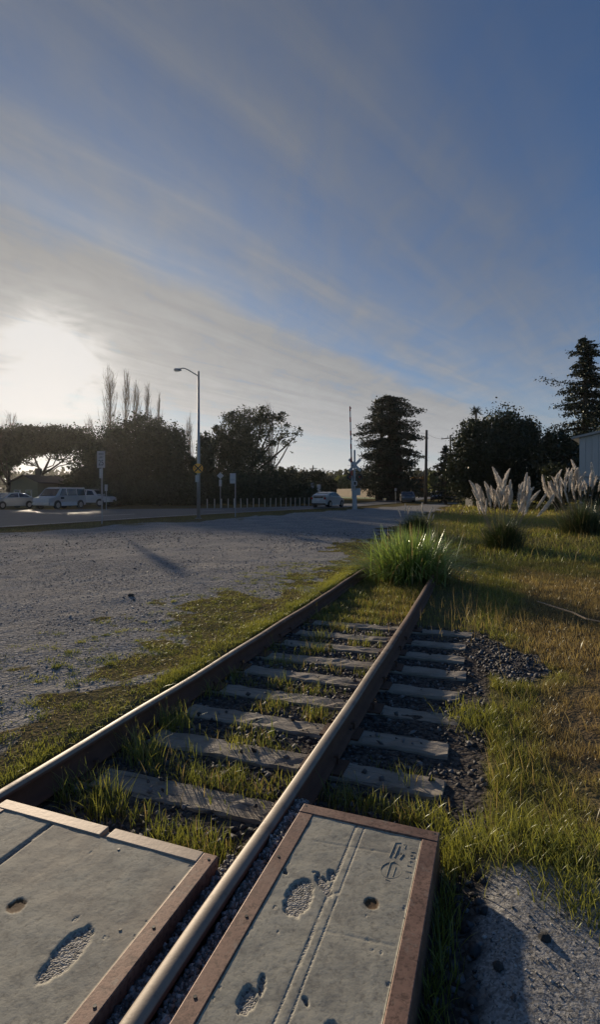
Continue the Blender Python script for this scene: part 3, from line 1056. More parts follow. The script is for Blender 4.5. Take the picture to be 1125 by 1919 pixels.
gz, _, bz = zones(x, y)
k = in_view(x, y) & (d > -0.2) & (gz < 0.55) & (bz < 0.4)
x, y = x[k], y[k]
stones('grit', np.stack([x, y, terrain(x, y)], -1), 0.002 + 0.009 * RNG.random(len(x)) ** 4, M['grit'], 0.7, 'pale grit on the bare ground right of the panel')
# stone dust and rubble caught in the flangeway gaps beside the right rail
n = 9000
s = RNG.uniform(0.6, S_PANEL_R + 0.1, n)
side = RNG.random(n) < 0.5
d = np.where(side, RNG.uniform(DL1 + 0.004, D_RIGHT - 0.042, n), RNG.uniform(D_RIGHT + 0.042, DR0 - 0.004, n))
k = ~(side & (s > S_PANEL_L + 0.1))
s, d, side = s[k], d[k], side[k]
x, y = to_xy(s, d)
zf = np.where(side, 0.120, 0.140) + (fbm(s, d, 6, 2) - 0.5) * 0.05
stones('flangeway_rubble', np.stack([x, y, zf], -1), 0.006 + 0.012 * RNG.random(len(x)) ** 2, M['grit'], 0.8, 'crushed stone filling the gaps beside the right rail')
fl = MB()
for (a, b, zc, s1) in ((DL1 + 0.001, D_RIGHT - 0.03, 0.100, S_PANEL_L), (D_RIGHT + 0.03, DR0 - 0.001, 0.12, S_PANEL_R), (D_LEFT + 0.03, DL0 - 0.001, 0.06, S_PANEL_L)):
    c0 = P3((s1 - 2.2) / 2, (a + b) / 2, zc - 0.08)
    fl.box(tuple(c0), (b - a, s1 + 2.2, 0.16), -TH)
tag(fl.build('flangeway_fill', M['ballast']), 'dark packed dirt in the gaps beside the rails', kind='stuff')
# leaf litter and rust flakes along the inside of the right rail
n = 1600
s = RNG.uniform(2.3, 7.5, n); d = D_RIGHT - 0.045 - np.abs(RNG.normal(0, 0.035, n))
x, y = to_xy(s, d)
k = ~on_panel(s, d, 0.01)
stones('leaf_litter', np.stack([x, y, 0.035 + 0.02 * RNG.random(n)], -1)[k], (0.006 + 0.014 * RNG.random(n) ** 2)[k], M['litter'], 0.4, 'brown leaf litter along the foot of the right rail')

# a few single stones one can point at
def rock(name, x, y, size, mat, label, z_off=0.0):
    Z = 1.85 * FPX / (y - HORIZON)
    X = (x - 562.5) / FPX * Z
    bmv = MB()
    rr = random.Random(int(x * 7 + y))
    ringv = []
    for zz_, rad in ((-0.5, 0.6), (-0.1, 1.0), (0.35, 0.85), (0.62, 0.35)):
        ringv.append([(rad * math.cos(a) * rr.uniform(.8, 1.15), rad * math.sin(a) * rr.uniform(.7, 1.0), zz_ + rr.uniform(-.08, .08)) for a in np.linspace(0, 2 * math.pi, 8)[:-1]])
    vs = [tuple(c * size for c in p) for r in ringv for p in r]
    fs = [(i * 7 + k, i * 7 + (k + 1) % 7, (i + 1) * 7 + (k + 1) % 7, (i + 1) * 7 + k) for i in range(3) for k in range(7)]
    fs += [tuple(range(6, -1, -1)), tuple(21 + k for k in range(7))]
    bmv.add(vs, fs)
    return tag(bmv.build(name, M[mat], None, (X, Z, tz(X, Z) + size * 0.2 + z_off)), label, 'stone')

M['stone_dark'] = simple('stone_dark', (0.035, 0.032, 0.03), 0.8, 0, 0.3, 40)
M['stone_pale'] = simple('stone_pale', (0.42, 0.40, 0.37), 0.7, 0, 0.15, 40)
rock('stone', 1022, 1797, 0.026, 'stone_dark', 'black stone on the grit, right of the small white stone')
rock('stone', 909, 1777, 0.011, 'stone_pale', 'small white stone in the shadow of the right panel')
rock('stone', 935, 1845, 0.024, 'stone_dark', 'dark stone in the panel shadow near the lower edge')
rock('stone', 245, 1138, 0.055, 'stone_dark', 'dark stone lying by itself on the gravel lot')

# ------------------------------------------------------------------ grass
def blade_mesh(name, P, H, W, lean, col, segs=2, curve=0.5, az=None):
    """grass blades as one mesh: P base points, H heights, W widths, lean outwards"""
    n = len(P)
    W = np.broadcast_to(np.asarray(W, float), (n,))
    if az is None: az = RNG.uniform(0, 2 * math.pi, n)
    out = np.stack([np.cos(az), np.sin(az), np.zeros(n)], -1)
    sidea = az + math.pi / 2 + RNG.normal(0, 0.5, n)
    side = np.stack([np.cos(sidea), np.sin(sidea), np.zeros(n)], -1)
    ts = np.linspace(0, 1, segs + 1)
    V, C = [], []
    for t in ts:
        hor = lean * (t ** 1.6)
        ver = H * (t - curve * np.clip(lean / np.maximum(H, 1e-3), 0, 1.2) * t ** 2.4 * 0.5)
        c = P + out * hor[:, None] + np.array([0, 0, 1.0]) * ver[:, None]
        wd = W * (1 - t) ** 0.6 * 0.5
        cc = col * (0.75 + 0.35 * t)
        if t < 1:
            V += [c - side * wd[:, None], c + side * wd[:, None]]
            C += [cc, cc]
        else:
            V += [c]; C += [cc]
    k = len(V)
    VV = np.stack(V, 1).reshape(-1, 3)
    CC = np.stack(C, 1).reshape(-1, 3)
    tris = []
    for i in range(segs - 1):
        a = 2 * i
        tris += [(a, a + 1, a + 3), (a, a + 3, a + 2)]
    a = 2 * (segs - 1)
    tris += [(a, a + 1, a + 2)]
    T = np.array(tris)[None] + (np.arange(n) * k)[:, None, None]
    return np_mesh(name, VV, tris=T.reshape(-1, 3), col=CC)


GREEN = np.array((0.155, 0.190, 0.046)); LIME = np.array((0.37, 0.365, 0.080)); STRAW = np.array((0.44, 0.335, 0.155))
RED = np.array((0.30, 0.21, 0.10)); OLIVE = np.array((0.135, 0.135, 0.045))


def mixc(a, b, t):
    return a[None] * (1 - t[:, None]) + b[None] * t[:, None]


def grass(name, label, X, Y, H, W, lean, col, segs=2, z=None):
    zt = terrain(X, Y) if z is None else z
    P = np.stack([X, Y, zt - 0.004], -1)
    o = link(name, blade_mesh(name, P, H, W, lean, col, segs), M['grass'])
    return tag(o, label, kind='stuff')


rail_clear = lambda d: (np.abs(d - D_LEFT) > 0.075) & (np.abs(d - D_RIGHT) > 0.075)

# A: verge left of the left rail
n = 330000
x, y = scatter(n, -9, 6, 2.2, 20)
s, d = to_sd(x, y)
gz, dzn, bz = zones(x, y)
nn = fbm(x, y, 2.2, 21)
n4 = fbm(x, y, 7.0, 22, 2)
k = in_view(x, y) & (d < -2.66) & (d > -6.5) & (gz > 0.25 + 0.5 * RNG.random(n)) & (n4 > 0.30) & (RNG.random(n) < np.clip(9 / np.maximum(y, 4), .3, 1))
x, y, d, s, nn, n4, dzn = x[k], y[k], d[k], s[k], nn[k], n4[k], dzn[k]
railside = sstep(-3.1, -2.72, d)
H = (0.008 + 0.034 * RNG.random(len(x)) ** 2 * (0.3 + n4 * 1.3)) * (1 + 1.5 * railside * nn) * (0.85 + 0.035 * y)
c = mixc(OLIVE * 1.1, LIME * 1.1, np.clip(nn * 1.6 - 0.15 + 0.3 * railside + RNG.normal(0, .15, len(x)), 0, 1))
c = c * (1 - dzn[:, None] * 0.5) + STRAW[None] * dzn[:, None] * 0.5
grass('verge_grass', 'short mossy grass between the gravel lot and the left rail', x, y, H, 0.0045 + 0.0007 * y, H * RNG.uniform(0.6, 2.2, len(x)), c)

n = 30000
s = RNG.uniform(1.5, 13, n); d = D_LEFT - 0.06 - np.abs(RNG.normal(0, 0.14, n))
nn = fbm(s, d, 1.7, 71)
k = (nn + RNG.normal(0, .1, n) > 0.40)
s, d, nn = s[k], d[k], nn[k]
x, y = to_xy(s, d)
H = (0.025 + 0.085 * RNG.random(len(x)) * nn) * (0.85 + 0.03 * s)
grass('railside_grass', 'grass fringe pressed against the outside of the left rail', x, y, H, 0.0055, H * RNG.uniform(.2, .9, len(x)), mixc(GREEN, LIME * 1.1, np.clip(nn * 1.4 - .1 + RNG.normal(0, .2, len(x)), 0, 1)), 3)

a_, b_, h_, k_ = [], [], [], []
for i in range(520):
    cs_ = random.uniform(1.8, 12); cd_ = random.triangular(-5.2, -2.7, -3.1)
    cn_ = random.randint(15, 60)
    sp_ = random.uniform(0.02, 0.07)
    a_.append(RNG.normal(cs_, sp_, cn_)); b_.append(RNG.normal(cd_, sp_, cn_)); h_.append(RNG.uniform(0.3, 1, cn_) * random.uniform(0.02, 0.06)); k_.append(np.full(cn_, random.random()))
s, d, H, kk = map(np.concatenate, (a_, b_, h_, k_))
k = d < D_LEFT - 0.06
s, d, H, kk = s[k], d[k], H[k], kk[k]
x, y = to_xy(s, d)
grass('verge_tufts', 'small bright weed tufts dotted over the verge left of the track', x, y, H, 0.0065, H * RNG.uniform(.4, 1.6, len(x)), mixc(GREEN * 1.1, LIME * 1.15, np.clip(kk + RNG.normal(0, .2, len(x)), 0, 1)), 3)

# B: tufts between the rails and around the tie ends
def tufts(cs, cd, count, spread, hmin, hmax):
    ss = np.concatenate([RNG.normal(a, spread, count) for a in cs])
    dd = np.concatenate([RNG.normal(b, spread * 1.3, count) for b in cd])
    return ss, dd, RNG.uniform(hmin, hmax, len(ss))

S_, D_, H_, K_ = [], [], [], []
tie_arr = np.array(TIE_S)
for i in range(len(TIE_S) - 1):
    mid = (TIE_S[i] + TIE_S[i + 1]) / 2
    for j in range(8):
        cd = random.uniform(-2.48, -1.2)
        leftness = (cd + 1.2) / -1.28
        if random.random() > 0.45 + 0.5 * leftness: continue
        cs = mid + random.uniform(-0.13, 0.13)
        cnt = random.randint(15, 55)
        a, b, h = tufts([cs], [cd], cnt, 0.05, 0.04, 0.11 + 0.13 * leftness * random.random() + 0.03)
        S_.append(a); D_.append(b); H_.append(h); K_.append(np.full(len(a), random.random()))
# bigger near tufts as in the photo (pixel of the root, spread, height)
for (px, py, cnt, sp, hh) in ((120, 1490, 120, 0.06, 0.20), (185, 1520, 150, 0.07, 0.17), (200, 1500, 70, 0.05, 0.2), (310, 1570, 120, 0.06, 0.10), (360, 1590, 150, 0.07, 0.11),
                              (400, 1600, 120, 0.06, 0.12), (350, 1465, 170, 0.08, 0.12), (420, 1480, 200, 0.09, 0.12), (480, 1490, 110, 0.07, 0.10), (270, 1420, 150, 0.07, 0.20),
                              (320, 1360, 190, 0.08, 0.20), (240, 1400, 120, 0.06, 0.22), (450, 1400, 160, 0.08, 0.10), (510, 1410, 120, 0.07, 0.09), (390, 1300, 120, 0.08, 0.16),
                              (430, 1270, 110, 0.08, 0.17), (500, 1330, 100, 0.08, 0.09), (560, 1300, 90, 0.08, 0.08), (540, 1240, 90, 0.08, 0.1), (480, 1220, 140, 0.1, 0.15),
                              (260, 1530, 70, 0.06, 0.10), (160, 1440, 50, 0.05, 0.2), (440, 1450, 70, 0.05, 0.1), (530, 1470, 60, 0.05, 0.09),
                              (640, 1505, 110, 0.06, 0.15), (700, 1515, 90, 0.06, 0.13), (760, 1535, 120, 0.06, 0.12), (800, 1535, 110, 0.06, 0.12), (770, 1470, 80, 0.05, 0.13),
                              (730, 1450, 40, 0.05, 0.09), (690, 1385, 30, 0.05, 0.06)):
    Z = 1.86 * FPX / (py - HORIZON); X = (px - 562.5) / FPX * Z
    s0, d0 = X * ST + Z * CT, X * CT - Z * ST
    a, b, h = tufts([s0], [d0], int(cnt * 1.15), sp, hh * 0.35, hh * 1.2)
    S_.append(a); D_.append(b); H_.append(h); K_.append(np.full(len(a), random.random()))
s, d, H, kk = map(np.concatenate, (S_, D_, H_, K_))
keep = ~on_panel(s, d, 0.012) & rail_clear(d) & (d > -2.52) & (d < -0.25)
keep &= ~((np.min(np.abs(s[:, None] - tie_arr[None]), 1) < 0.10) & (RNG.random(len(s)) < 0.80))
s, d, H, kk = s[keep], d[keep], H[keep], kk[keep]
x, y = to_xy(s, d)
t = np.clip(kk * 0.9 + RNG.normal(0, .22, len(x)), 0, 1)
c = mixc(GREEN, LIME, t)
dead = RNG.random(len(x)) < 0.12
c[dead] = STRAW * 0.9
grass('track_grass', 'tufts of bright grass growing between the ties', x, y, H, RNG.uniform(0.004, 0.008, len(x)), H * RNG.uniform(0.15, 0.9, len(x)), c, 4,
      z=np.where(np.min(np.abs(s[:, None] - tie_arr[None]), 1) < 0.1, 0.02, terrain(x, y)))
# turf that swallows the far end of the track
n = 70000
s = RNG.uniform(6.3, 17, n); d = RNG.uniform(-2.5, -0.2, n)
nn = fbm(s, d, 2.0, 31)
k = rail_clear(d) & (s + (nn - .5) * 2.5 > 7.5) & (RNG.random(n) < np.where(d > -1.0, 0.18, 0.75))
k &= ~((np.min(np.abs(s[:, None] - tie_arr[None]), 1) < 0.1) & (s < 9) & (RNG.random(n) < 0.85))
s, d, nn = s[k], d[k], nn[k]
x, y = to_xy(s, d)
H = 0.04 + 0.10 * RNG.random(len(x)) * nn * 1.4
c = mixc(OLIVE * 1.2, LIME * 1.05, np.clip(nn * 1.6 - .3 + RNG.normal(0, .2, len(x)), 0, 1))
sel = RNG.random(len(x)) < 0.3
c[sel] = STRAW * 0.8
grass('track_turf', 'yellow-green turf covering the far ties', x, y, H, 0.0065, H * RNG.uniform(0.2, 0.8, len(x)), c)

# C: right shoulder and dry field
def field(n, x0, x1, y0, y1, wmul, hmul, dens, thr=0.3):
    x, y = scatter(n, x0, x1, y0, y1)
    s, d = to_sd(x, y)
    gz, dzn, bz = zones(x, y)
    nn = fbm(x, y, 1.3, 41); n4 = fbm(x, y, 5.0, 43, 2)
    k = in_view(x, y) & ((d > -0.22) | ((d > -3.2) & (s > 15.5))) & (gz * (0.45 + n4) > thr + 0.14 * dzn * (y < 6) + 0.38 * RNG.random(n)) & ~((s < 2.5) & (d < 0.32)) & ~on_panel(s, d, 0.02) & (RNG.random(n) < dens) & (bz < 0.5)
    x, y, s, d, dzn, nn, n4 = x[k], y[k], s[k], d[k], dzn[k], nn[k], n4[k]
    m_ = len(x)
    shoulder = sstep(0.45, 0.05, d) * sstep(7, 4.5, y)
    dryb = np.clip(dzn * (1 - shoulder) * 1.1 + RNG.normal(0, .18, m_), 0, 1)
    H = (0.035 + 0.075 * RNG.random(m_) * (0.5 + n4)) * hmul * (1 + 0.35 * shoulder - 0.15 * dzn)
    mat_ = RNG.random(m_) < 0.45
    H = np.where(mat_, H * 0.4, H)
    tall = RNG.random(m_) < 0.03
    H = np.where(tall, H * 1.9, H)
    fresh = mixc(GREEN * 0.95, LIME * 0.95, np.clip(nn * 1.5 - .25 + RNG.normal(0, .25, m_), 0, 1))
    dryc = mixc(RED, STRAW, np.clip(n4 * 1.2 - .1 + RNG.normal(0, .3, m_), 0, 1))
    c = fresh * (1 - dryb[:, None]) + dryc * dryb[:, None]
    c[tall] = STRAW
    c[mat_] = c[mat_] * 0.5 + STRAW * 0.4
    return x, y, H, np.full(m_, 0.0035 * wmul) * RNG.uniform(.7, 1.4, m_), H * np.where(mat_, RNG.uniform(1.0, 3.0, m_), RNG.uniform(0.15, 0.95, m_)), c


x, y, H, W, L, c = field(150000, 0.3, 4.2, 1.5, 5.6, 1.15, 0.9, 0.9, 0.66)
grass('shoulder_grass', 'green and dry grass along the right shoulder of the track', x, y, H, W, L, c, 3)
x, y, H, W, L, c = field(210000, 0.8, 9.0, 5.5, 14, 2.0, 1.05, 0.9, 0.36)
grass('dry_grass', 'dry reddish grass on the field right of the track', x, y, H, W, L, c)
x, y, H, W, L, c = field(150000, 1.5, 26, 13.5, 36, 5.5, 2.3, 0.8)
grass('field_grass', 'long yellow-green grass on the field behind the dry patch', x, y, H, W, L, c * 1.3)
x, y, H, W, L, c = field(40000, 5, 50, 35, 75, 14, 3.0, 0.7)
grass('far_grass', 'dim green grass in front of the dark trees', x, y, H, W, L, c)
# D: verge of the road
n = 120000
x, y = scatter(n, -22, 9, 11, 52)
gz, dzn, bz = zones(x, y)
off = road_off(x, y)
s, d = to_sd(x, y)
n4 = fbm(x, y, 0.9, 51)
k = in_view(x, y, 3) & (off > 0.0) & (d < -3) & (gz > 0.35 + .4 * RNG.random(n)) & (off < 11)
x, y, off, n4 = x[k], y[k], off[k], n4[k]
H = (0.05 + 0.26 * RNG.random(len(x)) ** 1.5 * n4 * sstep(5, 1, off)) * 1.0
c = mixc(OLIVE, STRAW, np.clip(RNG.normal(.30, .22, len(x)) + sstep(1, 4.5, off) * 0.2, 0, 1))
grass('roadside_grass', 'rough grass verge between the gravel lot and the street', x, y, H, 0.014, H * RNG.uniform(.2, .8, len(x)), c)

# grass edge along the right panel and a few tall stalks
n = 900
s = RNG.uniform(0.9, 2.75, n); d = DR1 + 0.015 + np.abs(RNG.normal(0, 0.05, n))
k = vnoise(s, s * 0, 5, 3) > 0.42
s, d = s[k], d[k]
x, y = to_xy(s, d)
H = RNG.uniform(0.05, 0.16, len(x))
grass('panel_edge_grass', 'grass growing against the side of the right panel', x, y, H, 0.005, H * RNG.uniform(.1, .7, len(x)), mixc(GREEN, LIME, RNG.random(len(x))) * 0.9, 3)
# lush tuft at the far right corner of the right panel
for (px, py, cnt, sp, hh, nm, lb) in ((870, 1590, 520, 0.10, 0.18, 'grass_tuft', 'lush yellow-green grass tuft at the corner of the right panel'),
                                      (1030, 1600, 800, 0.14, 0.13, 'grass_tuft', 'bright green grass tuft above the bare grit'),
                                      (1095, 1715, 420, 0.09, 0.10, 'grass_tuft', 'small grass tuft at the right edge of the bare grit'),
                                      (905, 1345, 700, 0.14, 0.13, 'grass_tuft', 'bright green grass tuft just past the tie ends')):
    Z = 1.83 * FPX / (py - HORIZON); X = (px - 562.5) / FPX * Z
    x = RNG.normal(X, sp, cnt); y = RNG.normal(Z, sp * 1.1, cnt)
    s, d = to_sd(x, y)
    k = ~on_panel(s, d, 0.02)
    x, y = x[k], y[k]
    H = RNG.uniform(0.3, 1.0, len(x)) * hh
    P = np.stack([x, y, terrain(x, y) - 0.004], -1)
    me = blade_mesh(nm, P - np.array([X, Z, 0]), H, RNG.uniform(.004, .007, len(x)), H * RNG.uniform(.2, .9, len(x)), mixc(GREEN, LIME * 1.05, np.clip(RNG.normal(.62, .25, len(x)), 0, 1)), 4)
    tag(link(nm, me, M['grass'], None, (X, Z, 0)), lb, kind='stuff')

n = 420
s = np.r_[RNG.uniform(6.8, 11.5, 300), RNG.uniform(2.6, 9, 120)]
d = np.r_[RNG.normal(-0.45, 0.45, 300), RNG.uniform(-0.1, 3.0, 120)]
k = rail_clear(d) & ~on_panel(s, d, .03)
s, d = s[k], d[k]
x, y = to_xy(s, d)
H = RNG.uniform(0.10, 0.38, len(x))
grass('dry_stalks', 'thin dry stalks standing along the right rail and shoulder', x, y, H, 0.005, H * RNG.uniform(.05, .45, len(x)), np.tile(STRAW * 1.05, (len(x), 1)) * RNG.uniform(.6, 1.1, (len(x), 1)), 4)

# fallen pale stem on the dry grass
st = MB()
pts = []
for (px, py) in ((1008, 1128), (1040, 1140), (1075, 1152), (1100, 1163), (1140, 1172)):
    Z = 1.76 * FPX / (py - HORIZON); X = (px - 562.5) / FPX * Z
    pts.append((X, Z, tz(X, Z) + 0.11 + random.uniform(-.01, .01)))
st.tube(pts, [0.010, 0.013, 0.013, 0.012, 0.008], 6)
tag(st.build('fallen_stem', M['dead_stem']), 'long pale dead stem lying on the dry grass', 'stem')

# ------------------------------------------------------------------ pampas clumps
def plume_mesh(seed, L=0.66):
    rr = np.random.default_rng(seed)
    n = 260
    t = rr.random(n) ** 0.9
    # curved spine
    bx = 0.085 * rr.normal() + 0.04
    spine = np.stack([bx * t ** 2, 0.04 * t ** 2 * rr.normal(), t * L], -1)
    rad = 0.055 * np.sin(np.pi * np.clip(t * 0.92 + 0.08, 0, 1)) ** 0.7 + 0.006
    az = rr.uniform(0, 2 * np.pi, n)
    out = np.stack([np.cos(az), np.sin(az), rr.uniform(0.3, 1.1, n)], -1)
    tip = spine + out * rad[:, None] + np.array([0.015, 0, 0.05])
    side = np.stack([-np.sin(az), np.cos(az), np.zeros(n)], -1) * 0.013
    V = np.stack([spine - side, spine + side, tip + side * 0.6, tip - side * 0.6], 1).reshape(-1, 3)
    q = np.arange(n * 4).reshape(n, 4)
    me = np_mesh('plume', V, quads=q)
    me.materials.append(M['plume'])
    return me


PLUMES = [plume_mesh(k) for k in range(7)]


def pampas(base, height, spread, nblades, plumes, label, green, dark, stem_h, bl_w=0.010, group=None, up=0.45, psc=1.0):
    bx, by, bz = base
    root = empty('pampas_grass', base, 0, label, 'pampas grass', group)
    n = nblades
    r0 = np.abs(RNG.normal(0, spread * 0.22, n)); a0 = RNG.uniform(0, 2 * math.pi, n)
    P = np.stack([r0 * np.cos(a0), r0 * np.sin(a0), np.full(n, -0.03)], -1)
    H = height * RNG.uniform(0.45, 1.05, n)
    lean = spread * np.clip(RNG.normal(up, 0.28, n), 0.02, 1.1)
    az = a0 + RNG.normal(0, 0.5, n)
    c = mixc(dark, green, np.clip(RNG.normal(.5, .3, n), 0, 1))
    old = RNG.random(n) < 0.10
    c[old] = STRAW * 0.9
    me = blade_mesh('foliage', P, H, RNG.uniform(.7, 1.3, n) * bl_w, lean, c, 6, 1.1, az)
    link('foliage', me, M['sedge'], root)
    for i, (ox, oy, lx, sc) in enumerate(plumes):
        # stem from the clump to the plume, plume on top
        top = Vector((ox, oy, stem_h * sc))
        sm = MB().tube([(ox * 0.25, oy * 0.25, 0), (ox * 0.65, oy * 0.65, top.z * 0.55), tuple(top)], [0.006, 0.005, 0.004], 4)
        so = sm.build('stem', M['dead_stem'], root)
        po = bpy.data.objects.new('plume', PLUMES[i % 7]); COL.objects.link(po)
        po.parent = root
        po.location = top - Vector((0, 0, 0.03))
        k = (0.55 + 0.75 * random.random()) * psc
        po.scale = (k, k, k * 1.05)
        po.rotation_euler = (random.uniform(-.12, .12), lx, 0)
        if lx < 0: po.scale.x *= -1
    return root


def plume_fan(n, half, depth, lean, rng_seed, lo=0.72):
    rr = random.Random(rng_seed)
    out = []
    for i in range(n):
        f = rr.uniform(-1, 1)
        out.append((f * half, rr.uniform(-depth, depth), f * lean + rr.uniform(-.20, .26), rr.uniform(lo, 1.0) * (1 - 0.22 * abs(f) ** 1.5)))
    return out


CG, CD = np.array((0.085, 0.135, 0.030)), np.array((0.035, 0.060, 0.016))
def gpos(px, py, Z):
    X = (px - 562.5) / FPX * Z
    return (X, Z, tz(X, Z))
pampas(gpos(768, 1075, 11.3), 1.30, 1.75, 1900, [], 'glossy green grass clump growing over both rails', np.array((0.32, 0.44, 0.11)), np.array((0.15, 0.23, 0.05)), 1.0, 0.027, None, 0.42)
pampas(gpos(800, 1030, 14.8), 0.95, 1.1, 900, [], 'loose dull green grass clump behind the glossy clump', CG * 1.5, CD * 1.6, 1.0, 0.02)
pampas(gpos(782, 990, 21.5), 1.15, 1.15, 2200, plume_fan(10, 0.70, 0.4, 0.12, 5, 0.7), 'green clump with a few thin plumes on the track behind', CG, CD, 1.05, 0.016, None, 0.45, 0.6)
pampas(gpos(945, 1030, 16.8), 1.25, 1.15, 2600, plume_fan(34, 0.80, 0.45, 0.22, 8) + [(0.95, -0.2, 0.75, 0.62), (0.75, 0, 0.5, 0.8), (1.05, 0.1, 0.6, .75), (0.55, -.1, .2, .95)],
       'pampas clump with grey plumes on the field beside the track', CG * 0.8, CD * 0.8, 1.75, 0.014)
pampas(gpos(1092, 1000, 21.5), 1.55, 1.7, 3000, plume_fan(56, 1.25, 0.6, 0.24, 11, 0.68) + [(-1.15, -.1, -.55, .62), (-1.0, 0, -.5, .7), (-1.1, .2, -.6, .66)],
       'pampas clump with cream plumes before the grey building', CG * 0.75, CD * 0.75, 2.15, 0.016)

# ------------------------------------------------------------------ trees
def leaves_mesh(name, C, size, rng, flatten=1.0):
    """small leaf faces at points C (n,3)"""
    n = len(C)
    a = rng.normal(size=(n, 3)); a[:, 2] *= flatten
    a /= np.linalg.norm(a, axis=1)[:, None] + 1e-9
    b = rng.normal(size=(n, 3))
    b -= a * (a * b).sum(1)[:, None]
    b /= np.linalg.norm(b, axis=1)[:, None] + 1e-9
    sz_ = size * rng.uniform(0.6, 1.35, n)
    a = a * sz_[:, None] * 0.5; b = b * sz_[:, None] * 0.36
    V = np.stack([C - a, C + b, C + a, C - b], 1).reshape(-1, 3)
    return np_mesh(name, V, quads=np.arange(n * 4).reshape(n, 4))


def crown_points(ells, nclump, nleaf, rng, fill=0.5, clump_r=0.20):
    pts = []
    tw = sum(e[3] * e[4] * e[5] for e in ells) ** 1
    for (cx, cy, cz, rx, ry, rz) in ells:
        share = (rx * ry * rz) / tw
        nc = max(4, int(nclump * share)); nl = int(nleaf * share)
        q = rng.normal(size=(nc, 3)); q /= np.linalg.norm(q, axis=1)[:, None]
        rad = rng.uniform(0.62, 1.0, nc) ** 0.6
        cl = q * rad[:, None]
        wh = rng.integers(0, nc, int(nl * (1 - fill)))
        cr = clump_r * rng.uniform(0.6, 1.4, nc)
        p = cl[wh] + rng.normal(size=(len(wh), 3)) * cr[wh][:, None] * 0.6
        q2 = rng.normal(size=(int(nl * fill), 3)); q2 /= np.linalg.norm(q2, axis=1)[:, None]
        p2 = q2 * (rng.random(len(q2)) ** 0.45)[:, None] * 0.92
        P = np.concatenate([p, p2]) * np.array((rx, ry, rz)) + np.array((cx, cy, cz))
        pts.append(P)
    return np.concatenate(pts)


def limb_path(a, b, rng, sag=0.15, n=5):
    a, b = np.array(a, float), np.array(b, float)
    L = np.linalg.norm(b - a)
    out = []
    off = rng.normal(size=3) * sag * L * 0.5
    for i in range(n):
        t = i / (n - 1)
        out.append(a + (b - a) * t + off * math.sin(math.pi * t) + np.array((0, 0, 1)) * L * 0.10 * math.sin(math.pi * t))
    return [tuple(p) for p in out]


def tree(name, label, base, ells, seed, mat, nleaf, leaf, trunk_r, nclump=60, fill=0.5, clump_r=0.2, nlimb=10, bark='bark', fork=0.35, group=None, cat='tree', trunks=None):
    rng = np.random.default_rng(seed)
    root = empty(name, base, 0, label, cat, group)
    P = crown_points(ells, nclump, nleaf, rng, fill, clump_r)
    P = P[P[:, 2] > 0.15]
    link('crown', leaves_mesh('crown', P, leaf, rng), M[mat], root)
    tb = MB()
    top = max(e[2] for e in ells)
    for (tx, ty) in (trunks or [(0, 0)]):
        fz = top * fork
        path = limb_path((tx, ty, -0.2), (tx * 1.3 + rng.normal() * 0.2, ty * 1.3, fz), rng, 0.06)
        tb.tube(path, [trunk_r * (1.25 - 0.5 * i / 4) for i in range(5)], 8)
        for i in range(nlimb):
            e = ells[rng.integers(0, len(ells))]
            q = rng.normal(size=3); q /= np.linalg.norm(q)
            tip = np.array(e[:3]) + q * np.array(e[3:]) * 0.75
            if tip[2] < fz * 0.8: tip[2] = fz * 1.1
            tb.tube(limb_path(path[-1] if i % 2 else path[-2], tip, rng, 0.18), [trunk_r * 0.55, trunk_r * 0.42, trunk_r * 0.3, trunk_r * 0.2, trunk_r * 0.08], 6)
    tb.build('trunk', M[bark], root, smooth=True)
    return root


def E(px, py, rxp, ryp, Z, base, dep=None):
    """crown lobe seen at pixel centre px, py with pixel radii, for a tree at distance Z standing at base"""
    c = at(px, py, Z)
    k = Z / FPX
    return (c.x - base[0], 0.0 + (dep or 0), c.z - base[2], rxp * k, (rxp + ryp) * 0.5 * k, ryp * k)


def gb(px, Z):
    X = (px - 562.5) / FPX * Z
    return (X, Z, tz(X, Z))


# umbrella pine on the far left: flat canopy, crooked open limbs below
Z = 66; b = gb(80, Z)
tree('umbrella_pine', 'wide flat-topped pine with crooked limbs under the low sun', b,
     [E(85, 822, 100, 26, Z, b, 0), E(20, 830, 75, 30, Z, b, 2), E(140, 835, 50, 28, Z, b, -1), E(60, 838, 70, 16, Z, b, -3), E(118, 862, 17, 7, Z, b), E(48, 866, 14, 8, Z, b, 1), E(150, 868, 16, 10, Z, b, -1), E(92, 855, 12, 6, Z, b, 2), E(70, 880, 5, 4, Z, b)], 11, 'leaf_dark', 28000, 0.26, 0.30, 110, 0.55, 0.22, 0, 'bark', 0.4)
pine = bpy.data.objects['umbrella_pine']
rng = np.random.default_rng(4)
lb_ = MB()
k = Z / FPX
def pxl(px, py, dep=0):
    c = at(px, py, Z)
    return (c.x - b[0], dep, c.z - b[2])
lb_.tube([pxl(78, 950), pxl(78, 915), pxl(77, 890)], [0.42, 0.36, 0.30], 8)
for pts, r in (([(77, 892), (70, 875), (62, 858), (66, 835)], .2), ([(77, 892), (84, 876), (92, 860), (100, 840)], .22), ([(80, 888), (98, 880), (112, 866), (128, 850)], .17),
               ([(92, 862), (86, 850), (80, 842)], .1), ([(98, 880), (110, 874), (140, 866), (158, 862)], .1), ([(70, 876), (55, 868), (40, 862)], .1), ([(112, 866), (124, 866), (146, 858)], .08),
               ([(84, 876), (96, 872), (108, 852)], .09), ([(128, 868), (140, 872), (160, 868)], .06), ([(62, 858), (52, 850), (45, 845)], .08)):
    lb_.tube([pxl(x_, y_, random.uniform(-.6, .6)) for x_, y_ in pts], [r * k * 14 * (1 - .22 * i) for i in range(len(pts))], 6)
lb_.build('limb', M['bark'], pine, smooth=True)
Z = 60; b = gb(14, Z)
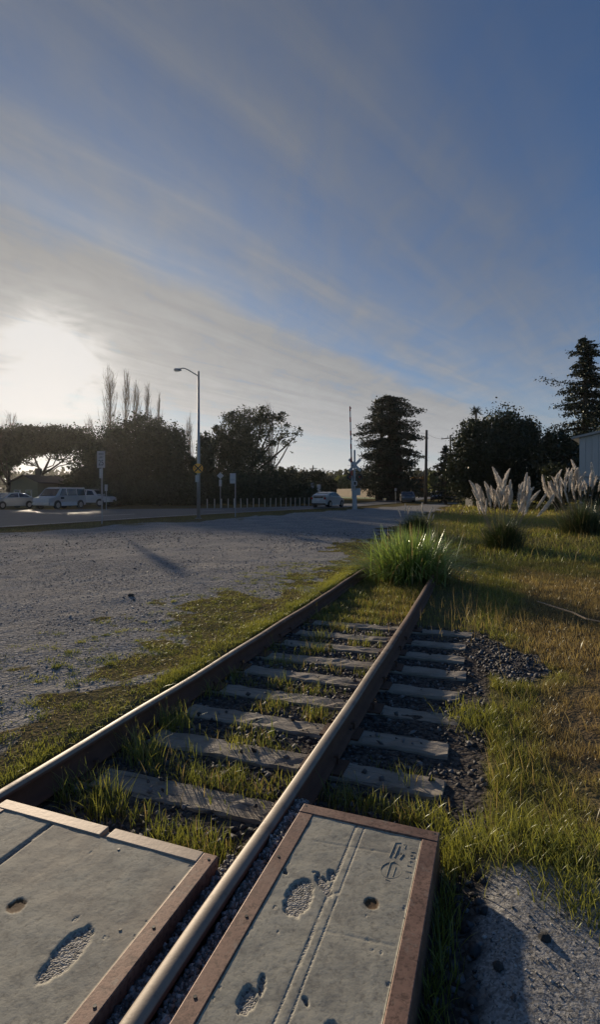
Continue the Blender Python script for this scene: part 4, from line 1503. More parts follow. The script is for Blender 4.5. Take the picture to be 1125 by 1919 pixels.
tree('pine_tree', 'dark pine at the left edge behind the parked car', b, [E(0, 835, 48, 34, Z, b), E(-30, 850, 60, 45, Z, b, 1), E(22, 862, 18, 14, Z, b)], 12, 'leaf_dark', 7000, 0.32, 0.26, 60, 0.55, 0.22, 6)
# round dense tree behind the speed sign
Z = 68; b = gb(262, Z)
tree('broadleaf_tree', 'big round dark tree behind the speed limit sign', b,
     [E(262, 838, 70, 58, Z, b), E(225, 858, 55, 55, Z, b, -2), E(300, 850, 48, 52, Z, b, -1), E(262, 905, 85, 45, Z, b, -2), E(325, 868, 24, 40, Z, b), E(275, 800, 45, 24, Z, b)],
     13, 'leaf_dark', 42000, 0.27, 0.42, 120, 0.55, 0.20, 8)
Z = 64; b = gb(188, Z)
tree('broadleaf_tree', 'low dark tree between the flat pine and the big round tree', b, [E(185, 868, 34, 38, Z, b), E(170, 895, 40, 36, Z, b), E(205, 910, 40, 34, Z, b)], 14, 'leaf_dark', 9000, 0.34, 0.2, 60, 0.55, 0.2, 5)
for i, (px, py, rx, ry, lb) in enumerate(((333, 862, 20, 60, 'narrow dark conifer at the right shoulder of the round tree'), (384, 862, 18, 52, 'small pointed dark tree just right of the streetlight'),
                                          (362, 895, 26, 40, 'dark bushy tree directly behind the streetlight pole'))):
    Z = 63 + i; b = gb(px, Z)
    tree('broadleaf_tree', lb, b, [E(px, py, rx, ry, Z, b), E(px - 6, py + 35, rx * 1.3, ry * .7, Z, b), E(px + 3, py - ry * 0.6, rx * .55, ry * .5, Z, b)], 20 + i, 'leaf_dark', 5000, 0.32, 0.2, 50, 0.5, 0.22, 4)
# eucalyptus with open puffs
Z = 70; b = gb(470, Z)
euc = tree('eucalyptus_tree', 'tall open gum tree with leaning pale limbs on its right', b,
     [E(470, 800, 36, 34, Z, b), E(450, 830, 34, 34, Z, b), E(483, 775, 26, 16, Z, b), E(430, 800, 20, 22, Z, b), E(425, 780, 14, 11, Z, b), E(520, 795, 20, 16, Z, b), E(532, 780, 16, 8, Z, b),
      E(555, 806, 11, 10, Z, b), E(548, 828, 9, 7, Z, b), E(520, 825, 22, 13, Z, b), E(508, 780, 10, 8, Z, b), E(500, 850, 14, 14, Z, b), E(470, 875, 45, 45, Z, b), E(562, 816, 5, 4, Z, b), E(550, 845, 5, 4, Z, b), E(410, 830, 18, 20, Z, b), E(535, 812, 10, 8, Z, b)],
     31, 'leaf_euc', 26000, 0.23, 0.30, 260, 0.16, 0.28, 6, 'bark')
lb_ = MB()
for pts, r in (([(512, 925), (514, 880), (530, 855), (542, 832), (550, 815)], .13), ([(512, 925), (511, 880), (518, 850), (524, 825), (530, 800)], .11), ([(510, 925), (506, 870), (510, 840), (512, 800)], .10)):
    lb_.tube([pxl(x_, y_, 0) if False else ((at(x_, y_, Z).x - b[0]), random.uniform(-.3, .3), at(x_, y_, Z).z - b[2]) for x_, y_ in pts], [r, r * .9, r * .7, r * .5, r * .3], 6)
lb_.build('limb', M['bark_pale'], euc, smooth=True)
Z = 72; b = gb(405, Z)
tree('eucalyptus_tree', 'thin-leaved gum tree between the streetlight and the tall gum', b,
     [E(405, 815, 18, 18, Z, b), E(420, 835, 22, 22, Z, b), E(400, 860, 26, 40, Z, b), E(435, 865, 25, 40, Z, b)], 33, 'leaf_euc', 6000, 0.30, 0.22, 110, 0.15, 0.27, 7)
# understorey that closes the view below the crowns: separate shrubs
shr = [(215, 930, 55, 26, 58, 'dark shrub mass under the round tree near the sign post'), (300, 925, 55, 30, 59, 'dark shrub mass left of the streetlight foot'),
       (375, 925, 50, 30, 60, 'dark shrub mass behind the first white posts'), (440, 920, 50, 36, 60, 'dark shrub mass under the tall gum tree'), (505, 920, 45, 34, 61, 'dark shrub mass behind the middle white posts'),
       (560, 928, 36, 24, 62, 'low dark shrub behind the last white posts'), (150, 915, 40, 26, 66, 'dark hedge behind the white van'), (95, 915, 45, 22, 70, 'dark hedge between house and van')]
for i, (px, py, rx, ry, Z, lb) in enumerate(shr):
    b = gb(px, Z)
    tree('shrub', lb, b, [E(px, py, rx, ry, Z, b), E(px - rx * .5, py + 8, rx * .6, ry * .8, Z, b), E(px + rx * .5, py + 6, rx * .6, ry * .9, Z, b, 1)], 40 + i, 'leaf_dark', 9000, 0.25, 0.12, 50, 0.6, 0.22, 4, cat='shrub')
# rounded trees in the middle distance
for i, (px, py, rx, ry, Z, lb, mt) in enumerate(((535, 898, 28, 22, 92, 'rounded tree left of the distant pole', 'leaf_mid'), (582, 900, 34, 22, 95, 'rounded tree around the distant pole', 'leaf_mid'),
                                             (560, 915, 30, 20, 80, 'low shrubby tree behind the white posts by the car', 'leaf_dark'), (618, 912, 14, 16, 88, 'small tree directly above the white hatchback', 'leaf_mid'),
                                             (640, 908, 18, 16, 140, 'pale green tree above the board fence', 'leaf_lime'), (668, 900, 30, 20, 150, 'dark tree behind the crossing signal', 'leaf_dark'),
                                             (640, 905, 40, 14, 175, 'distant tree line over the board fence', 'leaf_mid'), (700, 905, 30, 22, 150, 'dark tree between signal and redwood', 'leaf_dark'))):
    b = gb(px, Z)
    tree('broadleaf_tree', lb, b, [E(px, py, rx, ry, Z, b), E(px - rx * .4, py + 6, rx * .7, ry * .8, Z, b), E(px + rx * .45, py + 4, rx * .6, ry * .8, Z, b), E(px, py + 14, rx * .9, ry * .6, Z, b)], 60 + i, mt, 5000, 0.36 * Z / 90, 0.2, 50, 0.45, 0.22, 5)

# bare poplars
def poplar(name, label, px, top, bot, Z, wpx, seed, dens=70):
    rng = np.random.default_rng(seed)
    b = gb(px, Z)
    root = empty(name, b, 0, label, 'tree', 'bare poplars behind the round tree')
    Ht = at(px, top, Z).z - b[2]
    tr, br = MB(), MB()
    tr.tube([(0, 0, -.2), (rng.normal() * .15, 0, Ht * .4), (rng.normal() * .2, 0, Ht * .75), (0, 0, Ht)], [0.24, 0.16, 0.09, 0.02], 6)
    tr.build('trunk', M['twig'], root)
    wr = 1.35 * wpx * Z / FPX
    for i in range(dens):
        z0 = Ht * rng.uniform(0.18, 0.86)
        L = Ht * rng.uniform(0.14, 0.30) * (1.1 - z0 / Ht * 0.55)
        a = rng.uniform(0, 2 * math.pi)
        f = math.sin(math.pi * min(1, (z0 / Ht) * 0.85 + 0.15)) * rng.uniform(0.45, 1.0)
        ex, ey = math.cos(a) * wr * f, math.sin(a) * wr * f
        p1 = (ex * .7, ey * .7, z0 + L * 0.4); p2 = (ex, ey, min(z0 + L, Ht * 1.0))
        br.tube([(0, 0, z0), p1, p2], [0.045, 0.03, 0.012], 4, False)
        for j in range(3):
            t = rng.uniform(.2, .95)
            q = np.array(p1) * (1 - t) + np.array(p2) * t
            e = q + np.array((rng.normal() * .35, rng.normal() * .35, rng.uniform(.6, 1.7)))
            br.tube([tuple(q), tuple(e)], [0.018, 0.008], 3, False)
    br.build('branch', M['twig'], root)


poplar('poplar_tree', 'leftmost and tallest bare poplar with a wide skirt of twigs', 205, 690, 800, 105, 16, 1, 110)
poplar('poplar_tree', 'second bare poplar from the left, tall and slim', 236, 692, 800, 106, 9, 2, 90)
poplar('poplar_tree', 'third bare poplar from the left, close to the second', 255, 712, 800, 107, 8, 3, 80)
poplar('poplar_tree', 'fourth bare poplar from the left, shorter than its neighbours', 277, 720, 800, 108, 8, 4, 80)
poplar('poplar_tree', 'rightmost bare poplar of the row above the round tree', 298, 738, 800, 109, 7, 5, 70)
poplar('poplar_tree', 'faint bare poplar just left of the streetlight pole', 354, 782, 850, 112, 8, 6, 80)
poplar('poplar_tree', 'low bare tree between the flat pine and the poplars', 166, 785, 850, 100, 12, 7, 80)
poplar('poplar_tree', 'low bare tree above the pine at the left edge', 20, 775, 850, 95, 18, 8, 90)
poplar('poplar_tree', 'bare twigs rising above the top of the tall gum', 505, 755, 850, 112, 9, 9, 60)

# redwoods
def redwood(name, label, px, top, bot, Z, prof, seed, nbr=120, leaf=0.34, trunks=((0, 0, 1.0),), trunk_r=0.45, extra=(), dens=26, twofold=0.5):
    """prof: list of (height fraction, half width px)"""
    rng = np.random.default_rng(seed)
    b = gb(px, Z)
    root = empty(name, b, 0, label, 'tree')
    Ht = at(px, top, Z).z - b[2]
    tb, bb = MB(), MB()
    for (tx, ty, f) in trunks:
        tb.tube([(tx, ty, -.3), (tx * .9, ty, Ht * .3 * f), (tx * .7, ty, Ht * .7 * f), (tx * .55, ty, Ht * f)], [trunk_r * 1.2, trunk_r, trunk_r * .5, 0.03], 8)
    hs = np.array([p[0] for p in prof]); ws = np.array([p[1] for p in prof]) * Z / FPX
    C = []
    def branch(z0, a, L, x0=0, y0=0, droop=0.22, m=1.0):
        pts = []
        for t in np.linspace(0, 1, 6):
            pts.append((x0 + math.cos(a) * L * t, y0 + math.sin(a) * L * t, z0 + L * (0.10 * t - droop * t * t) + 0.10 * L * max(0, t - .7)))
        bb.tube(pts, [0.075, 0.06, 0.045, 0.035, 0.022, 0.01], 4, False)
        pa = np.array(pts)
        k = int(dens * m * (0.6 + L * 0.5))
        tt = rng.random(k) ** 0.75 * 5
        i0 = np.clip(tt.astype(int), 0, 4); fr = tt - i0
        c = pa[i0] * (1 - fr)[:, None] + pa[i0 + 1] * fr[:, None]
        sw = 0.10 + 0.10 * L * (1 - np.abs(tt / 5 - .6))
        c = c + rng.normal(size=(k, 3)) * np.stack([sw, sw, sw * 0.45], -1) - np.array((0, 0, 0.12))
        C.append(c)
    for i in range(nbr):
        h = 0.06 + 0.94 * (i + rng.random()) / nbr
        wmax = float(np.interp(h, hs, ws))
        L = wmax * rng.uniform(0.62, 1.08)
        tx, ty, f = trunks[rng.integers(0, len(trunks))]
        if h > f: tx, ty, f = trunks[0]
        branch(h * Ht * 0.985, rng.uniform(0, 2 * math.pi), max(0.3, L), tx * .7, ty * .7)
    for (py, dpx, dr) in extra:
        zc = at(px, py, Z).z - b[2]
        branch(zc, 0 if dpx > 0 else math.pi, abs(dpx) * Z / FPX, droop=dr, m=0.8)
    tb.build('trunk', M['bark'], root, smooth=True)
    bb.build('branch', M['bark'], root)
    link('crown', leaves_mesh('crown', np.concatenate(C), leaf, rng, 0.5), M['leaf_con'], root)
    return root


redwood('redwood_tree', 'dark broad redwood standing right of the crossing signal', 731, 740, 935, 82,
        [(0, 50), (.15, 54), (.3, 53), (.45, 52), (.6, 51), (.75, 48), (.85, 45), (.95, 40), (1.0, 26)], 71, 270, 0.27, ((0, 0, 1.0), (-1.6, .5, .95), (1.5, -.4, .97), (.7, .6, .9)), 0.5,
        ((812, 58, .3), (845, 60, .35), (800, -60, .15), (826, -60, .12), (850, -52, .2)), 75)
redwood('redwood_tree', 'tall tiered redwood at the right edge of the picture', 1098, 628, 930, 62,
        [(0, 74), (.2, 74), (.4, 76), (.52, 66), (.62, 54), (.72, 40), (.8, 34), (.86, 18), (.9, 30), (.94, 26), (.98, 16), (1.0, 6)], 72, 190, 0.23, ((0, 0, 1.0),), 0.45,
        ((722, -82, -.04), (738, -50, .05), (662, -32, 0), (664, 34, 0), (706, 40, 0.05)), 85)
# small spiky conifer by the pole
redwood('cypress_tree', 'small spiky conifer at the left end of the dark oak', 836, 832, 935, 66, [(0, 34), (.3, 34), (.6, 26), (.85, 14), (1, 3)], 73, 70, 0.3, ((0, 0, 1.0),), 0.18, (), 26)

# live oak
Z = 52; b = gb(925, Z)
tree('oak_tree', 'huge black rounded oak behind the grey plumes', b,
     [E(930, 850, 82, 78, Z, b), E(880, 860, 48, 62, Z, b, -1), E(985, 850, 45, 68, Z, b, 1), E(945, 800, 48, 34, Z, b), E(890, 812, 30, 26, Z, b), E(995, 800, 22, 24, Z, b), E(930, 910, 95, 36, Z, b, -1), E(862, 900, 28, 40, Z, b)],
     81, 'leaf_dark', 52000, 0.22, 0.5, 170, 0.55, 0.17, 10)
Z = 46; b = gb(1045, Z)
tree('oak_tree', 'dark leafy tree between the oak and the grey building', b, [E(1045, 875, 42, 58, Z, b), E(1020, 905, 36, 40, Z, b), E(1065, 900, 40, 45, Z, b), E(1035, 835, 26, 26, Z, b)], 82, 'leaf_dark', 15000, 0.25, 0.3, 90, 0.5, 0.2, 6)
Z = 40; b = gb(1045, Z)
tree('shrub', 'dim leafy bush showing lighter leaves behind the cream plumes', b, [E(1040, 890, 22, 26, Z, b), E(1050, 920, 28, 26, Z, b)], 83, 'leaf_mid', 3500, 0.2, 0.1, 40, 0.4, 0.22, 4, cat='shrub')
Z = 27; b = gb(1112, Z)
tree('shrub', 'dark shrub against the foot of the grey building', b, [E(1112, 940, 26, 30, Z, b), E(1130, 930, 24, 34, Z, b)], 88, 'leaf_mid', 3000, 0.14, 0.06, 40, 0.45, 0.22, 4, cat='shrub')
Z = 58; b = gb(1115, Z)
tree('oak_tree', 'dark tree mass at the foot of the tall redwood', b, [E(1110, 850, 60, 50, Z, b), E(1085, 890, 60, 45, Z, b), E(1140, 880, 50, 55, Z, b)], 84, 'leaf_con', 12000, 0.3, 0.3, 80, 0.55, 0.2, 5)
# autumn tinted trees seen in the gap beside the pole
Z = 125; b = gb(785, Z)
tree('broadleaf_tree', 'rust-coloured tree in the gap left of the bare pole', b, [E(785, 905, 18, 12, Z, b), E(772, 912, 14, 10, Z, b)], 85, 'leaf_autumn', 2500, 0.5, 0.2, 40, 0.5, 0.22, 4)
Z = 110; b = gb(812, Z)
tree('broadleaf_tree', 'yellow-green tree in the gap right of the bare pole', b, [E(812, 900, 9, 18, Z, b), E(820, 912, 16, 12, Z, b)], 86, 'leaf_lime', 2500, 0.45, 0.2, 40, 0.5, 0.22, 4)
Z = 130; b = gb(800, Z)
tree('broadleaf_tree', 'dim olive tree behind the parked dark cars', b, [E(800, 922, 40, 14, Z, b)], 87, 'leaf_mid', 2500, 0.5, 0.2, 40, 0.5, 0.22, 4)

# distant wood closing the horizon
rng = np.random.default_rng(5)
n = 26000
X = rng.uniform(-420, 420, n); Y = 260 + rng.uniform(0, 40, n)
hh = 7 + 5 * fbm(X, Y, 0.03, 61) + 3 * fbm(X, Y, 0.15, 62)
Zp = terrain(X, Y) + hh * rng.random(n)
tag(link('distant_wood', leaves_mesh('distant_wood', np.stack([X, Y, Zp], -1), 2.6, rng), M['leaf_mid']), 'distant belt of trees along the horizon', kind='stuff')

# palm above the oak
def palm(name, label, px, py, Z, crown_px, seed):
    rng = np.random.default_rng(seed)
    b = gb(px, Z)
    root = empty(name, b, 0, label, 'palm')
    Ht = at(px, py, Z).z - b[2]
    MB().tube([(0, 0, -.2), (.1, 0, Ht * .5), (0, 0, Ht)], [0.28, 0.22, 0.2], 8).build('trunk', M['palm_trunk'], root, smooth=True)
    R_ = crown_px * Z / FPX
    V, Q = [], []
    mb = MB()
    for i in range(34):
        a = rng.uniform(0, 2 * math.pi); el = rng.uniform(-.7, 1.3)
        d0 = np.array((math.cos(a) * math.cos(el), math.sin(a) * math.cos(el), math.sin(el)))
        p0 = np.array((0, 0, Ht)); tip = p0 + d0 * R_ - np.array((0, 0, 0.2 * R_))
        midp = p0 + d0 * R_ * .6
        for j in range(9):
            t = 0.45 + 0.07 * j
            c = p0 * (1 - t) + (midp if t < .6 else tip) * t
            e = c + rng.normal(size=3) * R_ * 0.25
            w_ = np.cross(e - c, d0); w_ = w_ / (np.linalg.norm(w_) + 1e-6) * 0.05
            mb.add([tuple(c - w_), tuple(c + w_), tuple(e)], [(0, 1, 2)])
        mb.tube([tuple(p0), tuple(midp), tuple(tip)], [0.05, 0.035, 0.015], 3, False)
    mb.build('frond', M['leaf_dark'], root)
palm('palm_tree', 'fan palm head rising above the black oak', 893, 770, 95, 11, 3)

# ------------------------------------------------------------------ street furniture
def text_mesh(s, size, depth=0.004):
    cu = bpy.data.curves.new('lettering', 'FONT')
    cu.body = s; cu.size = size; cu.align_x = 'CENTER'; cu.align_y = 'CENTER'; cu.extrude = depth
    cu.fill_mode = 'BOTH'
    tmp = bpy.data.objects.new('tmp', cu)
    COL.objects.link(tmp)
    bpy.context.view_layer.update()
    me = bpy.data.meshes.new_from_object(tmp.evaluated_get(bpy.context.evaluated_depsgraph_get()))
    bpy.data.objects.remove(tmp)
    return me


def lettering(root, s, size, loc, mat='black', sx=1.0):
    o = link('lettering', text_mesh(s, size), M[mat], root, loc, (R(90), 0, 0))
    o.scale = (sx, 1, 1)
    return o


# speed limit sign (faces the camera, turned a little)
Z = 27.5; b = gb(189, Z)
sg = empty('speed_limit_sign', b, R(-10), 'white speed limit 25 sign on a thin post', 'road sign')
Ht = at(189, 845, Z).z - b[2]
MB().box((0.03, 0.035, Ht * .5), (0.055, 0.05, Ht)).build('post', M['galv'], sg)
pnl = MB().box((0, 0, Ht - 0.44), (0.44, 0.012, 0.86)).build('sign_panel', M['sign_white'], sg, bevel=0.004)
MB().box((0, 0, Ht - 1.16), (0.19, 0.012, 0.50)).build('sub_plate', M['sign_white'], sg)
lettering(sg, 'SPEED', 0.15, (0, -0.012, Ht - 0.17), sx=0.75)
lettering(sg, 'LIMIT', 0.15, (0, -0.012, Ht - 0.34), sx=0.8)
lettering(sg, '25', 0.42, (0, -0.012, Ht - 0.62), sx=0.75)

# streetlight with railroad warning disc
Z = 32.6; b = gb(372, Z)
sl = empty('street_light', b, 0, 'tall grey streetlight with curved arm pointing left', 'streetlight')
Ht = at(372, 696, Z).z - b[2]
MB().tube([(0, 0, -.1), (0, 0, Ht * .4), (0, 0, Ht)], [0.115, 0.095, 0.06], 12).build('pole', M['galv'], sl, smooth=True)
MB().box((0, 0, 0.02), (0.34, 0.34, 0.04)).build('base_plate', M['galv'], sl)
arm = [((at(x_, y_, Z).x - b[0]), 0, at(x_, y_, Z).z - b[2]) for x_, y_ in ((371, 704), (362, 699), (354, 694), (347, 690.5), (341, 690), (337, 691))]
MB().tube(arm, 0.035, 8).build('arm', M['galv'], sl, smooth=True)
hx = at(333, 692.5, Z)
lh = MB().box((hx.x - b[0], 0, hx.z - b[2]), (0.46, 0.26, 0.12), taper=0.75).build('lamp_head', M['galv'], sl, bevel=0.02)
MB().box((hx.x - b[0] - .04, 0, hx.z - b[2] - 0.075), (0.30, 0.2, 0.05), taper=1.2).build('lamp_lens', M['lamp_lens'], sl)
wd = empty('railroad_warning_sign', (b[0], b[1], b[2] + at(372, 878, Z).z - b[2]), 0, 'round yellow railroad advance sign with black X on the streetlight pole', 'road sign')
MB().disc((0, -0.16, 0), 0.30, (0, 1, 0), 0.012, 28).build('disc', M['sign_yellow'], wd)
for a in (45, -45):
    MB().box((0, -0.17, 0), (0.56, 0.006, 0.075), M=Matrix.Rotation(R(a), 3, 'Y')).build('cross_bar', M['black'], wd, (0, -0.001 if a > 0 else -0.0045, 0))
lettering(wd, 'R', 0.20, (-0.19, -0.172, 0)); lettering(wd, 'R', 0.20, (0.19, -0.172, 0))
MB().box((0, -0.13, 0), (0.1, 0.06, 0.05)).build('bracket', M['galv'], wd)
z2 = at(369, 897, Z).z
tag(MB().box((-0.06, -0.13, 0), (0.22, 0.03, 0.42)).build('plate_sign', M['sign_white'], None, (b[0], b[1], z2)), 'small white plate under the yellow disc on the streetlight', 'road sign')


def post_sign(px, top, bot, Z, kind, label, wpx, hpx, mat):
    b = gb(px, Z)
    r = empty('road_sign', b, 0, label, 'road sign')
    k = Z / FPX
    Ht = at(px, top, Z).z - b[2]
    w_, h_ = wpx * k, hpx * k
    if kind == 'side':      # panel hangs left of the post
        MB().box((0.0, 0.03, Ht / 2), (0.06, 0.05, Ht)).build('post', M['galv'], r)
        MB().box((-w_ / 2, -0.01, Ht - h_ / 2), (w_, 0.012, h_)).build('sign_panel', M[mat], r)
        MB().box((-w_ / 2, -0.02, Ht - h_ * .62), (w_ * .8, 0.006, h_ * .16)).build('stripe', M['sign_back'], r)
    else:
        MB().box((0.0, 0.03, Ht / 2), (0.05, 0.05, Ht)).build('post', M['galv'], r)
        if kind == 'diamond':
            MB().box((0, -0.01, Ht - h_ / 2), (h_ * .7, 0.012, h_ * .7), M=Matrix.Rotation(R(45), 3, 'Y')).build('sign_panel', M[mat], r)
            MB().box((0, -0.01, Ht - h_ * 1.55), (w_ * .55, 0.012, h_ * .95)).build('sub_plate', M[mat], r)
        else:
            MB().box((0, -0.01, Ht - h_ / 2), (w_, 0.012, h_)).build('sign_panel', M[mat], r, bevel=0.01)
    return r


post_sign(198.5, 908, 950, 44, 'plain', 'small pale sign on a post just right of the speed sign', 5.5, 12, 'sign_back')
post_sign(413, 885, 952, 46, 'diamond', 'back of a diamond sign with a narrow plate below it', 9, 13, 'sign_back')
post_sign(441, 887, 968, 34, 'side', 'white bus stop style panel on a slim post behind the verge', 10, 19, 'sign_white')
post_sign(586, 905, 945, 62, 'plain', 'pale sign on the pole left of the white hatchback', 5, 9, 'sign_back')
post_sign(598, 908, 945, 66, 'plain', 'larger pale sign above the rear of the white hatchback', 7, 14, 'sign_white')
post_sign(742, 915, 945, 70, 'plain', 'little round sign between the redwood and the parked car', 4, 5, 'sign_back')

# white posts along the far kerb
PXS = [388.5, 402, 415, 427.5, 439, 451.5, 463.5, 475, 485.5, 496.5, 507, 517, 526.5, 536, 545, 553.5, 562, 571, 579]
ORD = ['first', 'second', 'third', 'fourth', 'fifth', 'sixth', 'seventh', 'eighth', 'ninth', 'tenth', 'eleventh', 'twelfth', 'thirteenth', 'fourteenth', 'fifteenth', 'sixteenth', 'seventeenth', 'eighteenth', 'nineteenth']
post_me = MB().box((0, 0, 0.43), (0.085, 0.085, 0.92)).box((0, 0, 0.905), (0.10, 0.10, 0.03)).mesh('post_body'); post_me.materials.append(M['post'])
band_me = MB().box((0, 0, 0.80), (0.089, 0.089, 0.06)).mesh('band'); band_me.materials.append(M['sign_white'])
for i, px in enumerate(PXS):
    Z = 49.0 + 9.0 * i / 18
    b = gb(px, Z)
    o = empty('marker_post', (b[0], b[1], b[2] + 0.0), 0, f'{ORD[i]} slim pale post from the streetlight in the far roadside row', 'post', 'slim pale posts along the far roadside')
    for nm, me in (('post_body', post_me), ('band', band_me)):
        c_ = bpy.data.objects.new(nm, me); COL.objects.link(c_); c_.parent = o
    o.rotation_euler = (random.uniform(-.02, .02), random.uniform(-.02, .02), random.uniform(-.2, .2))


# crossing signals
def crossing_signal(px, top_mast, bot, Z, label, gate=None, facing=0.0, detail=True):
    b = gb(px, Z)
    r = empty('crossing_signal', b, facing, label, 'crossing signal')
    k = Z / FPX
    zf = lambda y: at(px, y, Z).z - b[2]
    Hm = zf(top_mast)
    MB().tube([(0, 0, 0), (0, 0, Hm)], [0.085, 0.08], 10).build('mast', M['white_metal'], r, smooth=True)
    MB().box((0, 0, 0.3), (0.38, 0.38, 0.6)).build('base', M['white_metal'], r, bevel=0.02)
    zc = Hm - 1.25
    for i, a in enumerate((45, -45)):
        MB().box((0, -0.10 - 0.016 * i, zc), (1.45, 0.012, 0.23), M=Matrix.Rotation(R(a), 3, 'Y')).build('crossbuck_blade', M['sign_white'], r)
    lettering_on = [('RAIL', -0.33, 0.33), ('ROAD', 0.33, 0.33), ('CROSS', 0.33, -0.33), ('ING', -0.33, -0.33)]
    zl = zc - 1.05
    MB().box((0, 0, zl), (1.0, 0.06, 0.06)).build('light_bar', M['black'], r)
    for sx_ in (-1, 1):
        lo = MB().disc((sx_ * 0.42, -0.08, zl), 0.30, (0, 1, 0), 0.015, 20).tube([(sx_ * .42, -.10, zl), (sx_ * .42, -.36, zl)], [0.14, 0.15], 12, False).build('light_unit', M['black'], r)
        MB().disc((sx_ * 0.42, -0.095, zl), 0.11, (0, 1, 0), 0.01, 14).build('red_lens', M['red_lens'], lo)
    MB().box((0.0, -0.08, zl - 0.55), (0.42, 0.012, 0.40)).build('plate', M['sign_white'], r)
    MB().box((0.02, -0.10, zl - 0.56), (0.2, 0.012, 0.26)).build('plate_mark', M['black'], r)
    MB().box((0.30, 0.05, zl - 1.30), (0.42, 0.35, 0.62)).build('gate_machine', M['galv'], r, bevel=0.02)
    MB().box((0, 0, zl - 1.7), (0.34, 0.30, 1.1)).build('gate_pedestal', M['white_metal'], r)
    MB().tube([(0, 0, Hm), (0, 0, Hm + .1)], [0.09, 0.03], 8).build('bell', M['galv'], r)
    if gate:
        gx_, gy_ = gate
        g0 = Vector((-0.24, -0.18, zl - 1.2)); g1 = Vector((at(gx_, gy_, Z).x - b[0], -0.18, zf(gy_)))
        MB().tube([g0, g0.lerp(g1, .55)], [0.085, 0.07], 6).build('gate_arm', M['white_metal'], r)
        MB().tube([g0.lerp(g1, .548), g1], [0.062, 0.05], 6).build('gate_arm', M['sign_white'], r)
        for t in (.18, .34, .50, .66, .82, .95):
            MB().tube([g0.lerp(g1, t), g0.lerp(g1, t + .06)], [0.092 - 0.038 * t, 0.090 - .036 * t], 6).build('red_band', M['red_paint'], r)
        for t in (.30, .62, .99):
            p = g0.lerp(g1, t)
            MB().box((p.x + .06, p.y, p.z), (0.09, 0.08, 0.12)).build('arm_lamp', M['red_lens'], r)
        MB().tube([g0.lerp(g1, .3) + Vector((-.35, 0, 0)), g0.lerp(g1, .3) + Vector((.35, .1, 0))], 0.012, 4).build('bracket', M['galv'], r)
        MB().box((g0.x + .02, g0.y - .02, g0.z - .35), (0.12, 0.1, 0.7)).build('counterweight', M['white_metal'], r)
    return r


crossing_signal(665, 845, 953, 47, 'white crossing signal with crossbuck and raised gate arm', (655.5, 764), R(6))
crossing_signal(716, 882, 938, 88, 'farther crossing signal half hidden before the redwood', None, R(25))

# utility poles and wires
def utility_pole(px, top, Z, label, arm=None, r=0.15, lean=0.0):
    b = gb(px, Z)
    o = empty('utility_pole', b, 0, label, 'utility pole')
    Ht = at(px, top, Z).z - b[2]
    MB().tube([(0, 0, -.3), (lean * .5, 0, Ht * .5), (lean, 0, Ht)], [r * 1.15, r, r * .8], 10).build('pole', M['wood_pole'], o, smooth=True)
    if arm:
        w_, zd, tilt = arm
        MB().box((lean, -0.15, Ht - zd), (w_, 0.10, 0.13), M=Matrix.Rotation(R(tilt), 3, 'Y')).build('crossarm', M['wood_pole'], o)
        for i in range(4):
            xx = (-.45 + .3 * i) * w_
            MB().tube([(lean + xx, -.15, Ht - zd + .06 - xx * math.tan(R(tilt))), (lean + xx, -.15, Ht - zd + .26 - xx * math.tan(R(tilt)))], [0.05, 0.04], 6).build('insulator', M['galv'], o)
    else:
        MB().box((lean, 0, Ht - 1.0), (0.5, 0.05, 0.05)).build('bracket', M['galv'], o)
    return o


utility_pole(798, 806, 66, 'bare wooden utility pole right of the redwood', None, 0.18, 0.15)
utility_pole(845, 815, 84, 'utility pole with tilted crossarm rising over the small conifer', (3.0, 0.5, -6), 0.15)
utility_pole(587, 872, 105, 'distant utility pole between the rounded trees', (1.5, 0.7, 0), 0.13)
for pa, pb, lb in (((798, 812, 66), (845, 818, 84), 'thin overhead wire between the bare pole and the crossarm pole'),
                   ((798, 812, 66), (720, 770, 40), 'thin overhead wire running left from the bare pole'),
                   ((587, 876, 105), (700, 885, 120), 'thin overhead wire right of the distant pole')):
    a, c_ = at(*pa), at(*pb)
    pts = [a.lerp(c_, t) - Vector((0, 0, 0.5 * math.sin(math.pi * t))) for t in np.linspace(0, 1, 10)]
    tag(MB().tube(pts, 0.014, 4).build('overhead_wire', M['wire']), lb, 'wire')

# board fence along the lawn: panels of boards between posts
fr = empty('board_fence', (11.5, 121, tz(11.5, 121)), 0, 'sunlit tan board fence behind the lawn', 'fence')
A, B = Vector((6.9, 136, 0)), Vector((16.3, 107, 0))
L = (B - A).length
npan = 12
dirv = (B - A).normalized()
for i in range(npan):
    mb = MB()
    for j in range(16):
        p = A + dirv * (L / npan * (i + (j + .5) / 16))
        hb = 1.85 + random.uniform(-.03, .03)
        mb.box((p.x, p.y, tz(p.x, p.y) + hb / 2 + 0.05), (L / npan / 16 * 0.93, 0.03, hb), math.atan2(dirv.y, dirv.x))
    o = mb.build('board_panel', M['fence'])
    child(o, fr)
    p = A + dirv * (L / npan * i)
    o = MB().box((p.x + .08, p.y, tz(p.x, p.y) + 1.0), (0.12, 0.12, 2.05)).build('post', M['fence'])
    child(o, fr)

